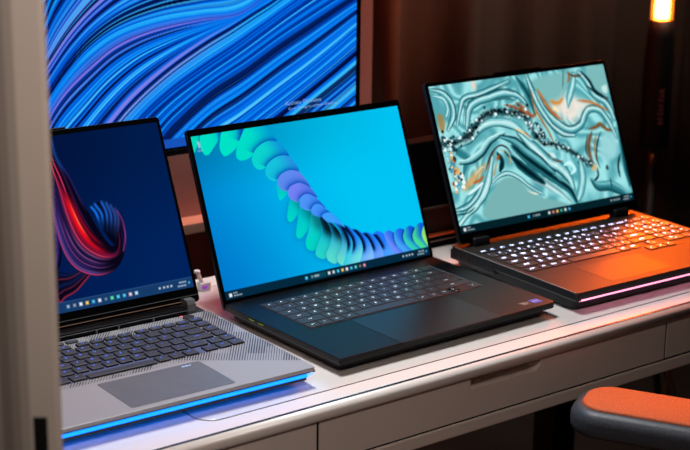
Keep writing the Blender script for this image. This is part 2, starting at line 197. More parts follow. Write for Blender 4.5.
# ------------------------------------------------------------------ traced outlines of the wallpapers, in screen units (0..1)
T = {'petals_up': [[(-0.005, 0.9987), (0.0348, 0.9995), (0.0213, 0.9471), (-0.0021, 0.8971), (-0.0103, 0.9234)], [(0.0426, 0.9979), (0.0347, 0.9565), (0.0346, 0.9136), (0.0411, 0.8845), (0.0508, 0.8756), (0.0652, 0.8823), (0.0882, 0.9142), (0.1118, 0.9493), (0.128, 0.98), (0.134, 1.0035), (0.0851, 1.0075)], [(0.1406, 1.0022), (0.1241, 0.956), (0.1143, 0.9086), (0.1178, 0.8738), (0.128, 0.8529), (0.147, 0.858), (0.1728, 0.8772), (0.1953, 0.9035), (0.2164, 0.9489), (0.2341, 1.0016), (0.1887, 1.0047)], [(0.2582, 1.0141), (0.21, 0.9378), (0.1845, 0.874), (0.1805, 0.8305), (0.1996, 0.8097), (0.2368, 0.818), (0.2615, 0.8432), (0.3143, 0.8806), (0.3733, 0.8891), (0.3727, 0.9174), (0.357, 0.963), (0.3303, 1.0107)], [(0.2626, 0.8499), (0.245, 0.805), (0.2522, 0.7546), (0.275, 0.7355), (0.3009, 0.7477), (0.329, 0.7792), (0.3745, 0.8), (0.4166, 0.785), (0.407, 0.8366), (0.3738, 0.8918), (0.3281, 0.9015), (0.288, 0.8793)], [(0.3033, 0.7499), (0.2936, 0.7032), (0.3056, 0.6682), (0.329, 0.6514), (0.3488, 0.6693), (0.3684, 0.6858), (0.4059, 0.7011), (0.4473, 0.6802), (0.444, 0.7249), (0.417, 0.7877), (0.3768, 0.8009), (0.3352, 0.7848)], [(0.3478, 0.6695), (0.3381, 0.6296), (0.3468, 0.5995), (0.3644, 0.5783), (0.3839, 0.5877), (0.4004, 0.6035), (0.4393, 0.6126), (0.4842, 0.5719), (0.4733, 0.6229), (0.4475, 0.6815), (0.4061, 0.7024), (0.369, 0.6899)], [(0.3844, 0.5904), (0.3767, 0.557), (0.3825, 0.5274), (0.4098, 0.4994), (0.4297, 0.5228), (0.4634, 0.5315), (0.5074, 0.5036), (0.4975, 0.5416), (0.4836, 0.5749), (0.4416, 0.6134), (0.4043, 0.6082)], [(0.4232, 0.5031), (0.4176, 0.4692), (0.4378, 0.4428), (0.463, 0.4322), (0.4779, 0.4568), (0.501, 0.4652), (0.5351, 0.4281), (0.5226, 0.4641), (0.4975, 0.5089), (0.4664, 0.5364), (0.4362, 0.5297)], [(0.4636, 0.4292), (0.4735, 0.3982), (0.5081, 0.3779), (0.5275, 0.3957), (0.5574, 0.3909), (0.5433, 0.4117), (0.5248, 0.445), (0.5062, 0.4639), (0.4815, 0.4587)], [(0.5098, 0.3817), (0.5313, 0.3404), (0.5701, 0.3231), (0.6079, 0.2844), (0.5925, 0.3244), (0.5574, 0.3909), (0.5279, 0.3985)]], 'leaves': [[(0.333, 0.6309), (0.328, 0.5619), (0.333, 0.5284), (0.3496, 0.5398), (0.3739, 0.5718), (0.3693, 0.6081)], [(0.3847, 0.5409), (0.3527, 0.4434), (0.3476, 0.3998), (0.3559, 0.3864), (0.369, 0.3886), (0.3927, 0.4162), (0.4238, 0.4747), (0.408, 0.5211)], [(0.424, 0.4888), (0.3938, 0.3906), (0.3722, 0.3118), (0.3728, 0.2835), (0.3817, 0.2726), (0.4027, 0.2838), (0.4389, 0.3335), (0.4696, 0.4134), (0.4516, 0.4606)], [(0.4677, 0.4281), (0.4371, 0.3226), (0.4093, 0.2524), (0.4058, 0.2124), (0.4154, 0.1928), (0.4343, 0.1833), (0.4583, 0.1979), (0.4862, 0.2669), (0.4999, 0.3487), (0.4891, 0.3942)], [(0.4972, 0.3778), (0.497, 0.2925), (0.4637, 0.2233), (0.4432, 0.1723), (0.444, 0.1452), (0.4604, 0.1264), (0.4832, 0.1199), (0.5161, 0.1661), (0.5381, 0.2314), (0.5341, 0.3183), (0.514, 0.3806)], [(0.5186, 0.3752), (0.5409, 0.2807), (0.5187, 0.2011), (0.4928, 0.1513), (0.4906, 0.1121), (0.5077, 0.0844), (0.5282, 0.0757), (0.5564, 0.112), (0.5797, 0.1843), (0.5767, 0.264), (0.5449, 0.3369)], [(0.5566, 0.341), (0.582, 0.2626), (0.5755, 0.1854), (0.5461, 0.1292), (0.537, 0.0889), (0.5524, 0.0559), (0.5797, 0.0409), (0.6081, 0.0901), (0.6329, 0.1696), (0.6233, 0.2443), (0.5954, 0.3093)]], 'edges': [[(0.5742, 0.3371), (0.5933, 0.2739), (0.6016, 0.1876), (0.5803, 0.1095), (0.5506, 0.0407)], [(0.5938, 0.3061), (0.6242, 0.2203), (0.6263, 0.1678), (0.6081, 0.1081), (0.5793, 0.0453)], [(0.6375, 0.2686), (0.6666, 0.2023), (0.6724, 0.1421), (0.659, 0.0873), (0.6319, 0.0301)], [(0.6835, 0.2303), (0.7081, 0.1779), (0.718, 0.1164), (0.7162, 0.0646), (0.7056, 0.0153)], [(0.7338, 0.2076), (0.755, 0.152), (0.766, 0.0964), (0.7653, 0.0507), (0.7628, 0.0186)], [(0.7904, 0.195), (0.7956, 0.1475), (0.8078, 0.098), (0.8222, 0.061), (0.8316, 0.0253)], [(0.8412, 0.1879), (0.8365, 0.1429), (0.8444, 0.0984), (0.8644, 0.0624), (0.8851, 0.03)], [(0.8978, 0.1927), (0.883, 0.1501), (0.8864, 0.1094), (0.903, 0.0715), (0.9284, 0.0351)], [(0.9539, 0.1911), (0.9338, 0.1497), (0.9331, 0.1099), (0.9505, 0.069), (0.9759, 0.0312)], [(1.0067, 0.2039), (0.9842, 0.1562), (0.9804, 0.117), (0.9902, 0.0809), (1.005, 0.0432)], [(1.0579, 0.2175), (1.0383, 0.1687), (1.0291, 0.1173), (1.0297, 0.0902), (1.0354, 0.0617)]], 'ridge': [(0.521, 0.4024), (0.554, 0.3643), (0.5953, 0.3148), (0.6386, 0.2748), (0.685, 0.239), (0.7302, 0.2164), (0.7637, 0.2022), (0.7912, 0.2), (0.8154, 0.2014), (0.8417, 0.1904), (0.8722, 0.1968), (0.8978, 0.1927), (0.9259, 0.2012), (0.9544, 0.1936), (0.9792, 0.2005), (1.0058, 0.1988), (1.0348, 0.21)], 'rib_out': [(0.5297, 0.9864), (0.5215, 0.825), (0.5175, 0.64), (0.5151, 0.4667), (0.5251, 0.3253), (0.5507, 0.2373), (0.5902, 0.1887), (0.6418, 0.1655), (0.6956, 0.1797), (0.7398, 0.2323), (0.7701, 0.3248), (0.7741, 0.4305), (0.7552, 0.5183), (0.7199, 0.5772)], 'rib_in': [(0.5747, 0.9773), (0.5793, 0.8767), (0.6066, 0.7712), (0.6369, 0.6058), (0.6669, 0.4634), (0.6894, 0.3753), (0.7034, 0.3363), (0.7133, 0.322), (0.7257, 0.3246), (0.733, 0.3463), (0.7352, 0.3871), (0.7323, 0.447), (0.7177, 0.5097), (0.6959, 0.5504)], 'rib2_out': [(0.4652, 0.3356), (0.4646, 0.072), (0.4965, 0.0798), (0.5384, 0.1021), (0.5756, 0.1435), (0.6094, 0.1862)], 'rib2_in': [(0.466, 0.3929), (0.4767, 0.2578), (0.4955, 0.2296), (0.5169, 0.2179), (0.54, 0.2172), (0.564, 0.2221)], 'coil': [[(0.667, 0.5614), (0.6796, 0.5217), (0.688, 0.4464)], [(0.6825, 0.5742), (0.6998, 0.5122), (0.6942, 0.4338)], [(0.7101, 0.5804), (0.7197, 0.5119), (0.7086, 0.4182)], [(0.7273, 0.5708), (0.7352, 0.4989), (0.7212, 0.4031)], [(0.7417, 0.5544), (0.7501, 0.486), (0.7314, 0.3876)], [(0.7557, 0.5308), (0.7601, 0.4651), (0.7386, 0.3692)]], 'coil_edge': [(0.7631, 0.5179), (0.7758, 0.4566), (0.776, 0.3919), (0.7679, 0.3432), (0.7524, 0.2829)], 'ball': [(0.6599, 0.5631), (0.6823, 0.5806), (0.7108, 0.5848), (0.7416, 0.5618), (0.7661, 0.5172), (0.7795, 0.4603), (0.7765, 0.3871), (0.7608, 0.3174), (0.734, 0.3061), (0.706, 0.3685), (0.6835, 0.4658)], 'flat': [[(0.1338, 0.0853), (0.2129, 0.2406), (0.2923, 0.3163), (0.3695, 0.2844), (0.4029, 0.2059), (0.4746, 0.1359), (0.5643, 0.0909), (0.5923, 0.0423), (0.3128, 0.0415)], [(0.5568, 0.9437), (0.7577, 0.9808), (0.7713, 0.8926), (0.7157, 0.7858), (0.6478, 0.7311), (0.6191, 0.8029)], [(0.8889, 0.9721), (0.9992, 1.0046), (0.9864, 0.7629), (0.9346, 0.7658), (0.9029, 0.8706)]], 'strokes': [('F', 0.03285, [(-1, (22, 104, 118)), (-0.75, (64, 162, 176)), (-0.2, (134, 208, 214)), (0.25, (198, 238, 238)), (0.7, (64, 162, 176)), (0.92, (22, 104, 118)), (1, (8, 46, 58))], [(0.0061, 0.9785), (0.0645, 0.9479), (0.0995, 0.8731), (0.0946, 0.7847), (0.0523, 0.6969)]), ('F', 0.02126, [(-1, (64, 162, 176)), (-0.4, (134, 208, 214)), (0, (198, 238, 238)), (0.4, (134, 208, 214)), (1, (64, 162, 176))], [(0.0146, 0.9361), (0.0627, 0.9071), (0.076, 0.843), (0.0571, 0.7848)]), ('F', 0.02512, [(-1, (8, 46, 58)), (-0.92, (22, 104, 118)), (-0.7, (64, 162, 176)), (-0.25, (198, 238, 238)), (0.2, (134, 208, 214)), (0.75, (64, 162, 176)), (1, (22, 104, 118))], [(0.1037, 0.7143), (0.1407, 0.8313), (0.1736, 0.8945), (0.2528, 0.9084), (0.3355, 0.9361), (0.4317, 0.9693)]), ('F', 0.03865, [(-1, (22, 104, 118)), (-0.75, (64, 162, 176)), (-0.2, (134, 208, 214)), (0.25, (198, 238, 238)), (0.7, (64, 162, 176)), (0.92, (22, 104, 118)), (1, (8, 46, 58))], [(0.1524, 0.6843), (0.1856, 0.8093), (0.2324, 0.8563), (0.3136, 0.8768), (0.3947, 0.8908), (0.468, 0.8569), (0.5095, 0.7714)]), ('S', 0.00483, ((22, 104, 118), 0), [(0.1338, 0.7017), (0.166, 0.8336), (0.1883, 0.885), (0.2603, 0.889), (0.3434, 0.9179), (0.4339, 0.9505), (0.4378, 0.9782), (0.4056, 1.0005)]), ('B', 0.00966, (226, 196, 180), [(0.2251, 0.9994), (0.247, 0.9986), (0.2515, 0.9504), (0.231, 0.94)]), ('S', 0.02126, ((60, 140, 150), 0), [(0.3207, 0.8546), (0.3884, 0.8567), (0.4408, 0.8333)]), ('B', 0.00773, (186, 150, 84), [(0.0131, 0.8067), (0.0388, 0.8019), (0.0438, 0.7395), (0.0219, 0.6755), (0.0083, 0.719)]), ('F', 0.04831, [(-1, (134, 208, 214)), (-0.5, (64, 162, 176)), (0, (22, 104, 118)), (0.5, (64, 162, 176)), (1, (134, 208, 214))], [(0.481, 0.9895), (0.5188, 0.8836), (0.5344, 0.7811), (0.5384, 0.7091)]), ('F', 0.04444, [(-1, (8, 46, 58)), (-0.92, (22, 104, 118)), (-0.7, (64, 162, 176)), (-0.25, (198, 238, 238)), (0.2, (134, 208, 214)), (0.75, (64, 162, 176)), (1, (22, 104, 118))], [(0.5393, 0.9943), (0.5547, 0.8774), (0.5768, 0.7592), (0.6152, 0.6519), (0.6691, 0.5626), (0.734, 0.5282)]), ('F', 0.03865, [(-1, (22, 104, 118)), (-0.75, (64, 162, 176)), (-0.2, (134, 208, 214)), (0.25, (198, 238, 238)), (0.7, (64, 162, 176)), (0.92, (22, 104, 118)), (1, (8, 46, 58))], [(0.5693, 0.8749), (0.5981, 0.7482), (0.6479, 0.6385), (0.7184, 0.5717), (0.7893, 0.5971), (0.827, 0.6672), (0.8653, 0.6952), (0.9194, 0.6707), (0.9528, 0.588), (0.9785, 0.4652)]), ('B', 0.02899, (222, 206, 194), [(0.6909, 0.8035), (0.7695, 0.8405), (0.8185, 0.781), (0.8956, 0.7381), (0.8506, 0.695), (0.8073, 0.6592), (0.7674, 0.6086), (0.714, 0.6115), (0.6716, 0.67), (0.6334, 0.7489)]), ('F', 0.03865, [(-1, (64, 162, 176)), (-0.4, (134, 208, 214)), (0, (198, 238, 238)), (0.4, (134, 208, 214)), (1, (64, 162, 176))], [(0.8134, 0.957), (0.7916, 0.8804), (0.7544, 0.7923), (0.7366, 0.7302)]), ('F', 0.04251, [(-1, (22, 104, 118)), (-0.75, (64, 162, 176)), (-0.2, (134, 208, 214)), (0.25, (198, 238, 238)), (0.7, (64, 162, 176)), (0.92, (22, 104, 118)), (1, (8, 46, 58))], [(0.842, 0.967), (0.8769, 0.8953), (0.9052, 0.7878), (0.9657, 0.7182), (0.9915, 0.5954)]), ('S', 0.02512, ((14, 74, 88), 0), [(0.8596, 0.9641), (0.8947, 0.8924), (0.9166, 0.8152), (0.9621, 0.7631), (0.9847, 0.7518)]), ('S', 0.01353, ((8, 40, 52), 0), [(0.8714, 0.8669), (0.9093, 0.8091), (0.9395, 0.7744)]), ('S', 0.01739, ((232, 116, 34), 0), [(0.5837, 0.8896), (0.6054, 0.7999), (0.6382, 0.7121), (0.6799, 0.6512)]), ('S', 0.01932, ((240, 150, 60), 0), [(0.6407, 0.7878), (0.6843, 0.7685), (0.7197, 0.7984)]), ('S', 0.01353, ((248, 214, 160), 0), [(0.6505, 0.7458), (0.6782, 0.7048)]), ('S', 0.01353, ((235, 130, 50), 0), [(0.7974, 0.7658), (0.8719, 0.7423), (0.9357, 0.6912), (0.9666, 0.6591)]), ('S', 0.00676, ((60, 50, 50), 0), [(0.757, 0.9952), (0.7411, 0.9179), (0.7282, 0.8621)]), ('S', 0.01159, ((196, 110, 40), 0), [(0.7819, 0.981), (0.782, 0.9373), (0.7663, 0.8992)]), ('S', 0.00966, ((130, 60, 20), 0), [(0.7857, 0.9571), (0.8186, 0.9401), (0.8556, 0.9428)]), ('S', 0.01256, ((196, 116, 50), 0), [(0.5481, 0.8857), (0.5453, 0.7649), (0.57, 0.6604), (0.597, 0.5552), (0.6092, 0.4956)]), ('S', 0.0058, ((240, 190, 130), 0), [(0.546, 0.7933), (0.5466, 0.7219), (0.5644, 0.6615)]), ('S', 0.02126, ((205, 96, 40), 0), [(0.4481, 0.8108), (0.4847, 0.7617), (0.5204, 0.7054), (0.5466, 0.7219)]), ('B', 0.0058, (190, 215, 210), [(0.9579, 0.8376), (0.9908, 0.8468), (0.9868, 0.7883), (0.963, 0.7998)]), ('S', 0.00966, ((150, 90, 70), 0), [(0.9681, 0.7621), (0.9819, 0.7375)]), ('F', 0.03865, [(-1, (134, 208, 214)), (-0.5, (64, 162, 176)), (0, (22, 104, 118)), (0.5, (64, 162, 176)), (1, (134, 208, 214))], [(1.0087, 0.5553), (1.0016, 0.4238), (0.9946, 0.2925), (0.9945, 0.1013)]), ('F', 0.04444, [(-1, (64, 162, 176)), (-0.4, (134, 208, 214)), (0, (198, 238, 238)), (0.4, (134, 208, 214)), (1, (64, 162, 176))], [(0.7355, 0.3474), (0.7281, 0.2336), (0.7015, 0.1389), (0.6629, 0.0619)]), ('F', 0.04831, [(-1, (22, 104, 118)), (0, (64, 162, 176)), (0.6, (134, 208, 214)), (1, (64, 162, 176))], [(0.7783, 0.1936), (0.8051, 0.1442), (0.8755, 0.1282), (0.9292, 0.0868), (0.9594, 0.0506)]), ('B', 0.01353, (148, 204, 208), [(0.8846, 0.4912), (0.9344, 0.5254), (0.9753, 0.4806), (0.9752, 0.3849), (0.9361, 0.3122), (0.8905, 0.3), (0.8574, 0.3507), (0.8615, 0.4228)]), ('S', 0.01159, ((10, 56, 66), 0), [(0.8924, 0.5189), (0.856, 0.4385), (0.8347, 0.3409), (0.8411, 0.2668)]), ('S', 0.02126, ((146, 92, 56), 0), [(0.8405, 0.529), (0.8056, 0.4487), (0.7988, 0.363), (0.8104, 0.3098)]), ('S', 0.00773, ((22, 40, 46), 0), [(0.8144, 0.5196), (0.7839, 0.4241), (0.7868, 0.351)]), ('S', 0.0087, ((210, 130, 60), 0), [(0.8637, 0.5099), (0.8353, 0.4136), (0.8285, 0.3277)]), ('S', 0.01449, ((176, 92, 24), 0), [(0.8235, 0.5542), (0.8732, 0.5592), (0.901, 0.5758), (0.9298, 0.5336), (0.9637, 0.5167)]), ('B', 0.00773, (222, 180, 120), [(0.7984, 0.2978), (0.8244, 0.3068), (0.8222, 0.2637), (0.7988, 0.2499), (0.7872, 0.2713)]), ('S', 0.01546, ((16, 72, 84), 0), [(0.8235, 0.2706), (0.8186, 0.2137), (0.7886, 0.1841)]), ('S', 0.02126, ((14, 66, 78), 0), [(0.884, 0.2795), (0.8831, 0.2432)]), ('S', 0.01739, ((12, 66, 78), 0), [(0.9803, 0.3471), (0.9503, 0.2579), (0.9471, 0.178)]), ('S', 0.00966, ((22, 104, 118), 0), [(0.8864, 0.1841), (0.8845, 0.1116)]), ('F', 0.05797, [(-1, (8, 46, 58)), (-0.85, (22, 104, 118)), (-0.5, (134, 208, 214)), (0, (198, 238, 238)), (0.4, (134, 208, 214)), (0.8, (64, 162, 176)), (1, (22, 104, 118))], [(0.4226, 0.6108), (0.4822, 0.5), (0.5522, 0.3791), (0.6107, 0.3167), (0.6488, 0.2369), (0.6585, 0.1631)]), ('F', 0.04831, [(-1, (22, 104, 118)), (-0.6, (64, 162, 176)), (-0.2, (22, 104, 118)), (0.1, (8, 46, 58)), (0.5, (22, 104, 118)), (0.8, (134, 208, 214)), (1, (64, 162, 176))], [(0.3724, 0.5224), (0.4522, 0.4003), (0.5171, 0.3157), (0.5826, 0.2302), (0.6388, 0.1533), (0.6629, 0.0619)]), ('F', 0.03285, [(-1, (134, 208, 214)), (-0.3, (198, 238, 238)), (0.3, (150, 190, 196)), (1, (120, 180, 184))], [(0.355, 0.4279), (0.4379, 0.3231), (0.5122, 0.2275), (0.5784, 0.1458), (0.6232, 0.0713)]), ('S', 0.01353, ((156, 176, 184), 0), [(0.4283, 0.2717), (0.4882, 0.2231), (0.5461, 0.1603)]), ('S', 0.02512, ((180, 228, 230), 0), [(0.6373, 0.3324), (0.6741, 0.3388), (0.6914, 0.292), (0.6654, 0.2618)]), ('S', 0.00676, ((150, 96, 70), 0), [(0.5513, 0.4361), (0.5755, 0.4097), (0.5916, 0.3707), (0.6368, 0.3611)]), ('B', 0.0058, (190, 220, 222), [(0.5681, 0.4327), (0.5963, 0.4268), (0.6011, 0.3901), (0.5785, 0.3949)]), ('F', 0.04251, [(-1, (64, 162, 176)), (0, (60, 160, 172)), (1, (134, 208, 214))], [(0.0302, 0.5716), (0.0531, 0.5805), (0.0979, 0.5303), (0.1221, 0.4841), (0.0824, 0.3831)]), ('F', 0.04251, [(-1, (22, 104, 118)), (-0.6, (134, 208, 214)), (0, (198, 238, 238)), (0.6, (134, 208, 214)), (1, (64, 162, 176))], [(0.029, 0.565), (0.1393, 0.6111), (0.2353, 0.689), (0.3261, 0.6996), (0.4082, 0.6558), (0.4898, 0.541)]), ('F', 0.03285, [(-1, (8, 46, 58)), (-0.7, (22, 104, 118)), (0, (134, 208, 214)), (1, (198, 238, 238))], [(0.0758, 0.4665), (0.1301, 0.4686), (0.1975, 0.5096), (0.2598, 0.58), (0.345, 0.6189)]), ('F', 0.04251, [(-1, (22, 104, 118)), (-0.5, (64, 162, 176)), (0.1, (134, 208, 214)), (0.5, (64, 162, 176)), (1, (8, 46, 58))], [(0.3184, 0.5962), (0.3895, 0.554), (0.4427, 0.4728), (0.5076, 0.3885), (0.5705, 0.2898)]), ('S', 0.01159, ((70, 66, 76), 0), [(0.1947, 0.3721), (0.2327, 0.4607), (0.2703, 0.5153), (0.3081, 0.5396), (0.3427, 0.5144), (0.36, 0.4549)]), ('S', 0.00483, ((190, 96, 40), 0), [(0.2045, 0.3838), (0.2401, 0.4592), (0.2744, 0.5075)]), ('S', 0.0087, ((206, 170, 110), 0), [(0.3032, 0.5127), (0.3361, 0.478), (0.3451, 0.423), (0.3338, 0.4045)]), ('F', 0.02899, [(-1, (64, 162, 176)), (-0.5, (22, 104, 118)), (0, (8, 46, 58)), (0.5, (22, 104, 118)), (1, (64, 162, 176))], [(0.2827, 0.4919), (0.2998, 0.4326), (0.2768, 0.368)]), ('S', 0.01159, ((12, 50, 62), 0), [(0.3228, 0.4976), (0.3425, 0.4515)]), ('F', 0.04444, [(-1, (64, 162, 176)), (-0.5, (22, 104, 118)), (0, (8, 46, 58)), (0.5, (22, 104, 118)), (1, (64, 162, 176))], [(0.3587, 0.4481), (0.3923, 0.3849), (0.4371, 0.319), (0.5018, 0.2341)]), ('S', 0.01546, ((226, 100, 30), 0), [(0.2742, 0.445), (0.2853, 0.4635), (0.2937, 0.4729)]), ('S', 0.0087, ((200, 160, 100), 0), [(0.2354, 0.3355), (0.2536, 0.387), (0.2673, 0.4256)]), ('F', 0.03671, [(-1, (22, 104, 118)), (-0.6, (134, 208, 214)), (0, (198, 238, 238)), (0.6, (134, 208, 214)), (0.88, (22, 104, 118)), (1, (128, 186, 186))], [(0.2532, 0.4703), (0.2235, 0.3796), (0.1853, 0.2777), (0.1287, 0.1879), (0.0575, 0.123), (-0.0014, 0.0629)]), ('F', 0.02899, [(-1, (8, 46, 58)), (-0.92, (22, 104, 118)), (-0.7, (64, 162, 176)), (-0.25, (198, 238, 238)), (0.2, (134, 208, 214)), (0.75, (64, 162, 176)), (1, (22, 104, 118))], [(-0.0209, 0.1623), (0.0554, 0.1711), (0.1189, 0.2244), (0.1722, 0.3082)]), ('S', 0.00773, ((8, 46, 58), 0), [(-0.0001, 0.1302), (0.0587, 0.1295), (0.1019, 0.16)]), ('F', 0.02126, [(-1, (128, 186, 186)), (-0.8, (22, 104, 118)), (-0.4, (134, 208, 214)), (0.2, (198, 238, 238)), (0.7, (64, 162, 176)), (1, (22, 104, 118))], [(0.2218, 0.2971), (0.2647, 0.3318), (0.3169, 0.3426), (0.3707, 0.2986), (0.4153, 0.2325), (0.4866, 0.1528)]), ('B', 0.01353, (222, 172, 104), [(0.0569, 0.3001), (0.1136, 0.3762), (0.1896, 0.4353), (0.2149, 0.423), (0.1841, 0.3745), (0.1227, 0.3057), (0.074, 0.2757)]), ('S', 0.01449, ((232, 108, 30), 0), [(0.1193, 0.3174), (0.154, 0.3288), (0.1837, 0.3539)]), ('S', 0.0087, ((196, 208, 200), 0), [(0.1397, 0.3705), (0.1795, 0.4099), (0.2023, 0.4146)]), ('S', 0.01546, ((206, 236, 232), 0), [(0.0797, 0.2471), (0.1348, 0.2824), (0.1734, 0.3149)]), ('S', 0.01256, ((234, 118, 34), 0), [(0.3257, 0.2988), (0.3601, 0.2408), (0.394, 0.2093)]), ('S', 0.0087, ((240, 214, 180), 0), [(0.3838, 0.2159), (0.418, 0.1856), (0.4545, 0.1659)]), ('S', 0.03285, ((10, 30, 38), 1), [(0.0001, 0.6118), (0.0688, 0.6088), (0.1429, 0.631), (0.1982, 0.6962), (0.2581, 0.7542), (0.3163, 0.7686), (0.3923, 0.7546), (0.4661, 0.7226)]), ('S', 0.03478, ((22, 56, 64), 1), [(0.4601, 0.752), (0.4917, 0.6752), (0.5124, 0.6003), (0.5667, 0.5184)]), ('S', 0.02512, ((20, 36, 40), 1), [(0.5171, 0.5639), (0.5529, 0.507), (0.618, 0.4795), (0.6899, 0.4218), (0.7586, 0.3425), (0.7925, 0.2991)]), ('S', 0.01353, ((130, 205, 208), 0), [(0.5196, 0.67), (0.5462, 0.6578), (0.5809, 0.5941), (0.5862, 0.5288), (0.5512, 0.5287), (0.5266, 0.5833)]), ('S', 0.01353, ((20, 60, 66), 1), [(0.5368, 0.6382), (0.5558, 0.5847), (0.5662, 0.547)]), ('S', 0.01256, ((196, 104, 54), 0), [(0.3797, 0.809), (0.432, 0.7854), (0.4809, 0.7411), (0.5191, 0.6985)]), ('S', 0.00966, ((240, 190, 120), 0), [(0.4099, 0.6344), (0.4496, 0.6027), (0.4825, 0.5636)]), ('S', 0.0058, ((226, 104, 32), 0), [(0.4556, 0.6043), (0.4863, 0.553)]), ('S', 0.02899, ((200, 160, 100), 2), [(0.0312, 0.5169), (0.0401, 0.4469), (0.0496, 0.3494)]), ('S', 0.04444, ((80, 150, 165), 2), [(0.0358, 0.5432), (0.0378, 0.4338), (0.0328, 0.2852)]), ('S', 0.01546, ((18, 60, 72), 1), [(0.0173, 0.6492), (0.0337, 0.5913), (0.0703, 0.5565)])], 'flow': [[(0.2403, 0.377), (0.2882, 0.4754), (0.3249, 0.589), (0.4309, 0.8018), (0.6256, 1.0324), (1.0007, 1.2958)], [(0.2363, 0.2319), (0.2841, 0.3141), (0.3414, 0.4349), (0.4049, 0.5302), (0.4905, 0.6179), (0.6226, 0.7104), (0.7604, 0.8103), (1.0036, 1.0041)], [(0.2325, 0.0946), (0.2807, 0.1832), (0.3276, 0.2797), (0.3808, 0.3628), (0.4447, 0.4189), (0.5312, 0.4493), (0.6202, 0.4568), (0.7006, 0.4593), (0.7644, 0.503), (0.8562, 0.6116), (1.0058, 0.768)], [(0.2294, -0.0145), (0.2923, 0.1609), (0.3329, 0.2456), (0.3903, 0.3213), (0.4332, 0.3673), (0.4871, 0.3988), (0.5528, 0.419), (0.6313, 0.4312), (0.7075, 0.4374), (0.7643, 0.482), (0.8563, 0.5727), (1.0064, 0.7108)], [(0.2257, -0.1484), (0.3017, 0.0516), (0.3662, 0.1652), (0.4204, 0.2487), (0.4858, 0.3179), (0.5632, 0.3662), (0.6425, 0.4019), (0.7239, 0.4385), (0.7835, 0.4935), (0.8809, 0.5841), (1.0067, 0.6749)], [(0.2214, -0.3011), (0.3087, -0.0861), (0.3631, 0.0199), (0.4223, 0.126), (0.4643, 0.1925), (0.5176, 0.2576), (0.5715, 0.3133), (0.6353, 0.3684), (0.691, 0.4084), (0.7476, 0.4527), (0.7835, 0.4794), (0.8564, 0.5409), (1.0071, 0.6388)], [(0.2591, -0.4179), (0.3928, -0.0737), (0.4821, 0.0888), (0.5497, 0.1753), (0.6182, 0.2389), (0.6998, 0.3088), (0.7713, 0.3751), (0.8442, 0.4427), (0.9187, 0.5046), (1.0079, 0.559)], [(0.297, -0.5735), (0.4341, -0.1724), (0.5255, 0.0335), (0.5782, 0.1133), (0.6453, 0.1879), (0.7255, 0.251), (0.8051, 0.3233), (0.8766, 0.3805), (0.9496, 0.439), (1.0086, 0.4823)], [(0.3575, -0.7427), (0.4994, -0.2265), (0.6157, -0.0232), (0.7127, 0.063), (0.8051, 0.1494), (0.8771, 0.2164), (0.9506, 0.2921), (0.9917, 0.3373), (1.0307, 0.3722)], [(0.4419, -1.0047), (0.5893, -0.344), (0.7216, -0.1036), (0.8199, 0.0027), (0.8954, 0.0795), (0.9594, 0.1416), (1.0245, 0.2086)], [(0.5546, -1.3344), (0.6837, -0.4104), (0.8326, -0.188), (0.9217, -0.0581), (1.0261, 0.0564)], [(0.6753, -1.817), (0.833, -0.574), (0.9365, -0.3707), (1.0289, -0.2233)]], 'notice': [(0.8236, 0.0999), (0.8244, 0.0857), (0.9546, 0.0881), (0.8826, 0.0989)]}

